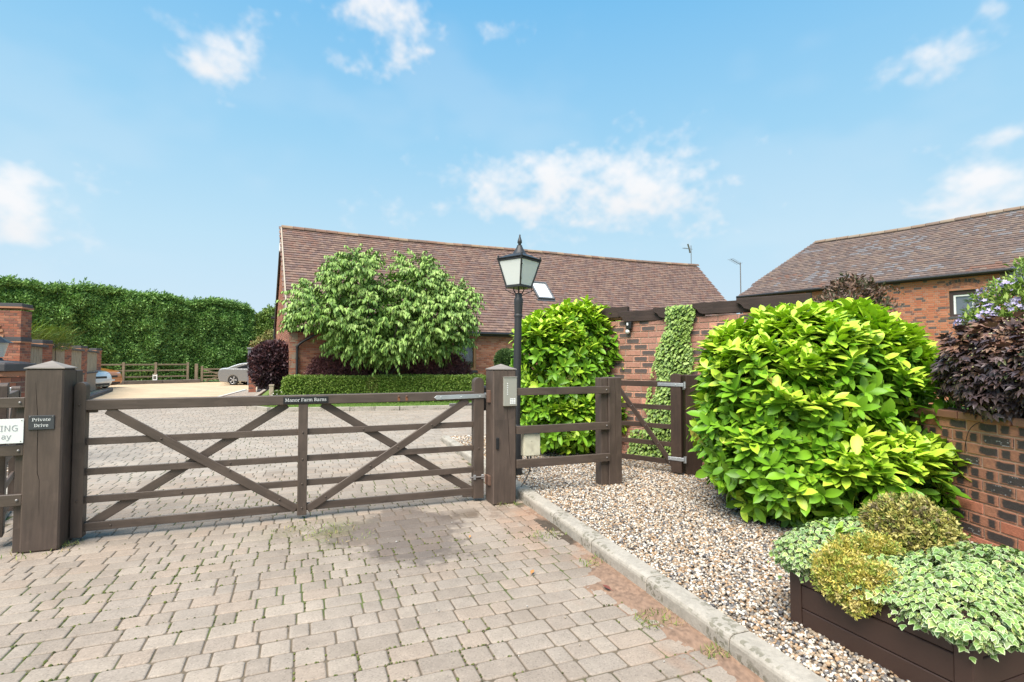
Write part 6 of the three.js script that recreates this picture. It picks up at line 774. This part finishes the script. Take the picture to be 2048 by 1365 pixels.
// ---------------------------------------------------------------- parked cars
function car(o, paint, { L = 4.6, suv = 0, tail = true } = {}) {       // nose towards +x, near side towards +z, rear at x = 0
  const H = suv ? 1.62 : 1.4, W = 1.8, body = new THREE.Shape(), pm = mat(paint, 0.28, { physical: true, clearcoat: 0.8, clearcoatRoughness: 0.08, metalness: 0.25 });
  const k = suv ? 0.12 : 0, nose = L;
  body.moveTo(0.12, 0.28); body.lineTo(0.52, 0.24); body.absarc(0.92, 0.32, 0.37, Math.PI * 1.07, -0.07, true); body.lineTo(L - 1.28, 0.22); body.absarc(L - 0.88, 0.32, 0.37, Math.PI * 1.07, -0.07, true); body.lineTo(nose - 0.25, 0.22); body.quadraticCurveTo(nose + 0.02, 0.26, nose, 0.5); body.quadraticCurveTo(nose - 0.01, 0.72 + k, nose - 0.3, 0.80 + k); body.quadraticCurveTo(L * 0.8, 0.92 + k, L * 0.7, 0.97 + k);
  if (suv) { body.lineTo(0.12, 1.05 + k); } else { body.lineTo(0.5, 1.0); body.quadraticCurveTo(0.12, 1.0, 0.06, 0.88); } body.quadraticCurveTo(-0.04, 0.6, 0.12, 0.28);
  part('body', boxUV(new THREE.ExtrudeGeometry(body, { depth: W - 0.2, bevelSize: 0.07, bevelThickness: 0.1, bevelSegments: 4, curveSegments: 10 }).translate(0, 0.0, -W / 2 + 0.1), 'x'), pm, o);
  const cab = new THREE.Shape(); if (suv) { cab.moveTo(0.15, 1.1); cab.lineTo(0.35, H - 0.1); cab.quadraticCurveTo(0.8, H, 2.0, H); cab.quadraticCurveTo(2.6, H - 0.03, 3.4, 1.06); } else { cab.moveTo(0.42, 0.98); cab.quadraticCurveTo(1.1, 1.30, 1.5, H - 0.06); cab.quadraticCurveTo(2.0, H + 0.02, 2.5, H - 0.04); cab.quadraticCurveTo(2.9, 1.28, 3.45, 0.94); } cab.closePath();
  part('cabin', new THREE.ExtrudeGeometry(cab, { depth: W - 0.5, bevelSize: 0.05, bevelThickness: 0.12, bevelSegments: 4, curveSegments: 10 }).translate(0, 0, -W / 2 + 0.25), pm, o);
  const gl = new THREE.Shape(); if (suv) { gl.moveTo(0.55, 1.18); gl.lineTo(0.7, H - 0.14); gl.lineTo(2.1, H - 0.1); gl.lineTo(3.0, 1.18); } else { gl.moveTo(1.0, 1.06); gl.quadraticCurveTo(1.3, 1.2, 1.65, H - 0.12); gl.lineTo(2.35, H - 0.1); gl.quadraticCurveTo(2.7, 1.25, 3.1, 1.02); } gl.closePath();
  for (const z of [W / 2 - 0.125, -W / 2 + 0.105]) part('side_window', new THREE.ExtrudeGeometry(gl, { depth: 0.02, bevelEnabled: false }).translate(0, 0, z), M.glassDark, o);
  for (const x of [0.92, L - 0.88]) for (const z of [W / 2 - 0.22, -W / 2 + 0.02]) { const w = new THREE.Group(); w.name = 'wheel'; w.position.set(x, 0.33, z); o.add(w); part('tyre', new THREE.TorusGeometry(0.27, 0.075, 10, 24).scale(1, 1, 1.3).translate(0, 0, 0.1), M.black, w); const rim = []; for (let i = 0; i < 5; i++) for (const d of [-0.1, 0.1]) rim.push(bar(0.02, 0.23, -0.018, 0.018, 0.15, 0.19, 0.004).rotateZ(i * 1.2566 + d)); rim.push(new THREE.TorusGeometry(0.235, 0.018, 6, 24).translate(0, 0, 0.16), new THREE.CylinderGeometry(0.05, 0.05, 0.04, 10).rotateX(1.571).translate(0, 0, 0.17)); part('rim', merge(rim), mat([0.62, 0.62, 0.63], 0.3, { metalness: 0.7 }), w); part('brake', new THREE.CylinderGeometry(0.23, 0.23, 0.05, 16).rotateX(1.571).translate(0, 0, 0.1), mat([0.05, 0.05, 0.05], 0.8), w); }
  if (tail) for (const z of [W / 2 - 0.2, -W / 2 + 0.03]) part('tail_light', bar(0.0, 0.34, 0.72, 0.88, z, z + 0.19, 0.04), mat([0.5, 0.05, 0.05], 0.15, { physical: true, clearcoat: 1 }), o);
  for (const z of [W / 2 - 0.36, -W / 2 + 0.02]) part('headlight', bar(nose - 0.4, nose - 0.04, 0.62 + k, 0.76 + k, z, z + 0.34, 0.04), mat([0.55, 0.58, 0.62], 0.1, { metalness: 0.3 }), o);
  part('grille', bar(nose - 0.06, nose + 0.06, 0.42, 0.6 + k, -0.5, 0.5, 0.02), M.black, o); part('lower_intake', bar(nose - 0.12, nose + 0.065, 0.24, 0.36, -0.7, 0.7, 0.02), M.black, o); part('number_plate', bar(nose + 0.062, nose + 0.075, 0.4, 0.5, -0.25, 0.25, 0.004), M.white, o); part('bumper', bar(-0.03, 0.2, 0.24, 0.4, -W / 2 + 0.12, W / 2 - 0.12, 0.05), mat(paint.map((q) => q * 0.5), 0.5), o); part('fog_light', bar(nose - 0.2, nose + 0.05, 0.3, 0.4, W / 2 - 0.28, W / 2 - 0.02, 0.03), M.white, o);
}
{
  const turn = -0.3735 + 0.02, a = thing('parked_car', 'silver coupe parked behind the purple ball shrub, tail to the left', 'car', [-4.75, -0.02, -38.9], turn, 'cars in the gravel yard'); car(a, [0.24, 0.235, 0.23]);
  const b = thing('parked_car', 'white car nosing out behind the farthest brick pier', 'car', [-14.3, -0.02, -35.6], turn, 'cars in the gravel yard'); car(b, [0.75, 0.75, 0.74], { suv: 1, L: 4.5 });
  const c = thing('parked_car', 'orange car parked behind the white one at the pier', 'car', [-14.35, -0.02, -37.55], turn, 'cars in the gravel yard'); car(c, [0.50, 0.17, 0.035], { suv: 1, L: 4.5 });
  const d = thing('parked_car', 'white car almost hidden behind the silver coupe', 'car', [-5.1, -0.02, -41.7], turn, 'cars in the gravel yard'); car(d, [0.72, 0.74, 0.76]);
}
{ // bits at the house corner
  const p = thing('brick_pier', 'stubby brick pier under the purple ball shrub', 'pier', [-2.5, 0, -28.6], 0.05); brickWall(p, { w: 0.32, h: 1.0, pal: [[0.36, 0.13, 0.075], [0.32, 0.11, 0.07], [0.15, 0.09, 0.075], [0.4, 0.17, 0.1]], most: 60, seed: 201, thick: 0.3 }); part('coping', bar(-0.02, 0.34, 0.98, 1.03, -0.32, 0.02, 0.005), M.blueStone, p);
  const v = thing('louvred_cabinet', 'dark grey louvred cabinet beside the stubby pier', 'cabinet', [-2.12, 0.0, -28.9]); part('case', move(chamfer(0.62, 0.85, 0.4, 0.01), 0.3, 0.43, 0), mat([0.09, 0.095, 0.11], 0.6), v); for (let i = 0; i < 8; i++) part('louvre', bar(0.04, 0.56, 0.08 + i * 0.09, 0.13 + i * 0.09, 0.2, 0.225, 0.004), mat([0.12, 0.125, 0.14], 0.6), v);
  const t = thing('storage_tank', 'grey flat topped tank between the tall hedge and the house gable', 'tank', [-3.3, 0, -37.5]); part('case', move(new RoundedBoxGeometry(3.2, 2.25, 1.2, 2, 0.06), 1.6, 1.12, 0), mat([0.12, 0.125, 0.15], 0.6), t); part('lid', bar(-0.05, 3.25, 2.252, 2.36, -0.66, 0.66, 0.02), mat([0.16, 0.165, 0.18], 0.5), t); part('label', bar(0.5, 0.7, 1.75, 1.95, 0.601, 0.606, 0.001), mat([0.55, 0.12, 0.10], 0.6), t);
  const pp = thing('stone_post', 'short pale post at the left end of the clipped hedge', 'post', [-0.98, 0.08, -19.0]); part('post', move(chamfer(0.14, 0.62, 0.14, 0.015, 'y'), 0, 0.31, 0), mat([0.42, 0.34, 0.25], 0.9, { map: T.blotch }), pp); part('collar', bar(-0.08, 0.08, 0.6, 0.66, -0.08, 0.08, 0.01), mat([0.36, 0.3, 0.22], 0.9), pp);
  const fp = thing('white_flowers', 'small white flowering plant under the purple ball shrub', 'flowers', [-0.75, 0.1, -19.05]), r = rng(211); shrub(fp, [[0, 0.2, 0, 0.3, 0.22, 0.25]], 260, spray(5, 0.05, 0.02, 23, 0.05), [[0.10, 0.17, 0.03], [0.14, 0.21, 0.04]], r, {}); const fl = []; for (let i = 0; i < 40; i++) { const d = randDir(r); fl.push({ m: new THREE.Matrix4().compose(V(d.x * 0.3, 0.25 + Math.abs(d.y) * 0.2, d.z * 0.26), new THREE.Quaternion(), V(0.02, 0.02, 0.02)), c: 0 }); } spread(fp, 'flower', 'flowers', new THREE.IcosahedronGeometry(1, 1), mat([0.8, 0.78, 0.7], 0.8), [[1, 1, 1]], fl, 0);
}
{ // fallen leaves, stones and weeds on the paving
  const r = rng(221), lf = leafGeo(0.06, 0.03, { rows: 3, droop: -0.2, fold: 0.5 }), add = (x, z, c, s, label) => { const o = thing('fallen_leaf', label, 'leaf', [x, 0.012, z], r() * 6, 'fallen leaves on the paving'); const m = part('blade', lf, mat(c, 0.7), o); m.scale.setScalar(s); part('stalk', new THREE.CylinderGeometry(0.0012, 0.0012, 0.025, 4).rotateX(1.571).translate(0, 0.001, -0.012), mat(c, 0.8), o); };
  add(1.88, -3.03, [0.16, 0.045, 0.03], 1.15, 'curled dark red leaf on the sand by the kerb'); add(1.5, -3.46, [0.45, 0.20, 0.06], 0.9, 'small orange leaf lying on the pavers'); add(1.32, -4.35, [0.48, 0.24, 0.08], 0.7, 'tiny orange leaf at the edge of the damp stain');
  const st = []; for (let i = 0; i < 30; i++) { const x = 0.6 + r() * 1.5, z = -2.2 - r() * 3.1; if (x > kerbX(z) - 0.05) continue; const s = 0.003 + 0.005 * r() * r(); st.push({ m: new THREE.Matrix4().compose(V(x, 0.006, z), new THREE.Quaternion().setFromEuler(new THREE.Euler(r() * 6, r() * 6, 0)), V(s, s * 0.7, s)), c: r() * 3 | 0 }); } const g = new THREE.Group(); g.name = 'stray_pebbles'; g.userData = { kind: 'stuff', label: 'stray pale pebbles scattered on the paving', category: 'pebbles' }; scene.add(g); spread(g, 'pebble', 'pebbles', new THREE.IcosahedronGeometry(1, 1), mat([1, 1, 1], 0.8), [[0.45, 0.42, 0.37], [0.34, 0.28, 0.21], [0.52, 0.5, 0.46]], st, 0);
  const w = [], bl = leafGeo(0.05, 0.006, { rows: 3, droop: 0.3 }); for (const [cx, cz, n, sp] of [[-1.95, -5.27, 40, 0.16], [-1.75, -5.4, 50, 0.05], [1.98, -5.23, 60, 0.1], [2.0, -4.2, 90, 0.12], [2.05, -3.5, 60, 0.1], [1.95, -2.6, 120, 0.12], [2.0, -2.2, 80, 0.06], [0.1, -5.1, 120, 0.25], [0.3, -4.8, 80, 0.2]]) for (let i = 0; i < n; i++) { const a = r() * 6.28, q = sp * Math.sqrt(r()); w.push({ m: frameMatrix(V(cx + Math.cos(a) * q * 1.5, 0.0, cz + Math.sin(a) * q), randDir(r).add(V(0, 1.1, 0)).normalize(), randDir(r), 0.6 + 0.6 * r(), 1, 0.4 + 0.6 * r()), c: r() * 4 | 0 }); } const g2 = new THREE.Group(); g2.name = 'joint_weeds'; g2.userData = { kind: 'stuff', label: 'small grass tufts and weeds by the posts and kerb', category: 'weeds' }; scene.add(g2); spread(g2, 'blade', 'blades', bl, mat([1, 1, 1], 0.8), [[0.18, 0.24, 0.05], [0.26, 0.28, 0.08], [0.34, 0.26, 0.12], [0.12, 0.19, 0.03]], w, 0);
}
console.log('details done');
scene.traverse((o) => { if (o.isMesh) { o.castShadow = true; o.receiveShadow = true; } });
renderer.render(scene, camera);
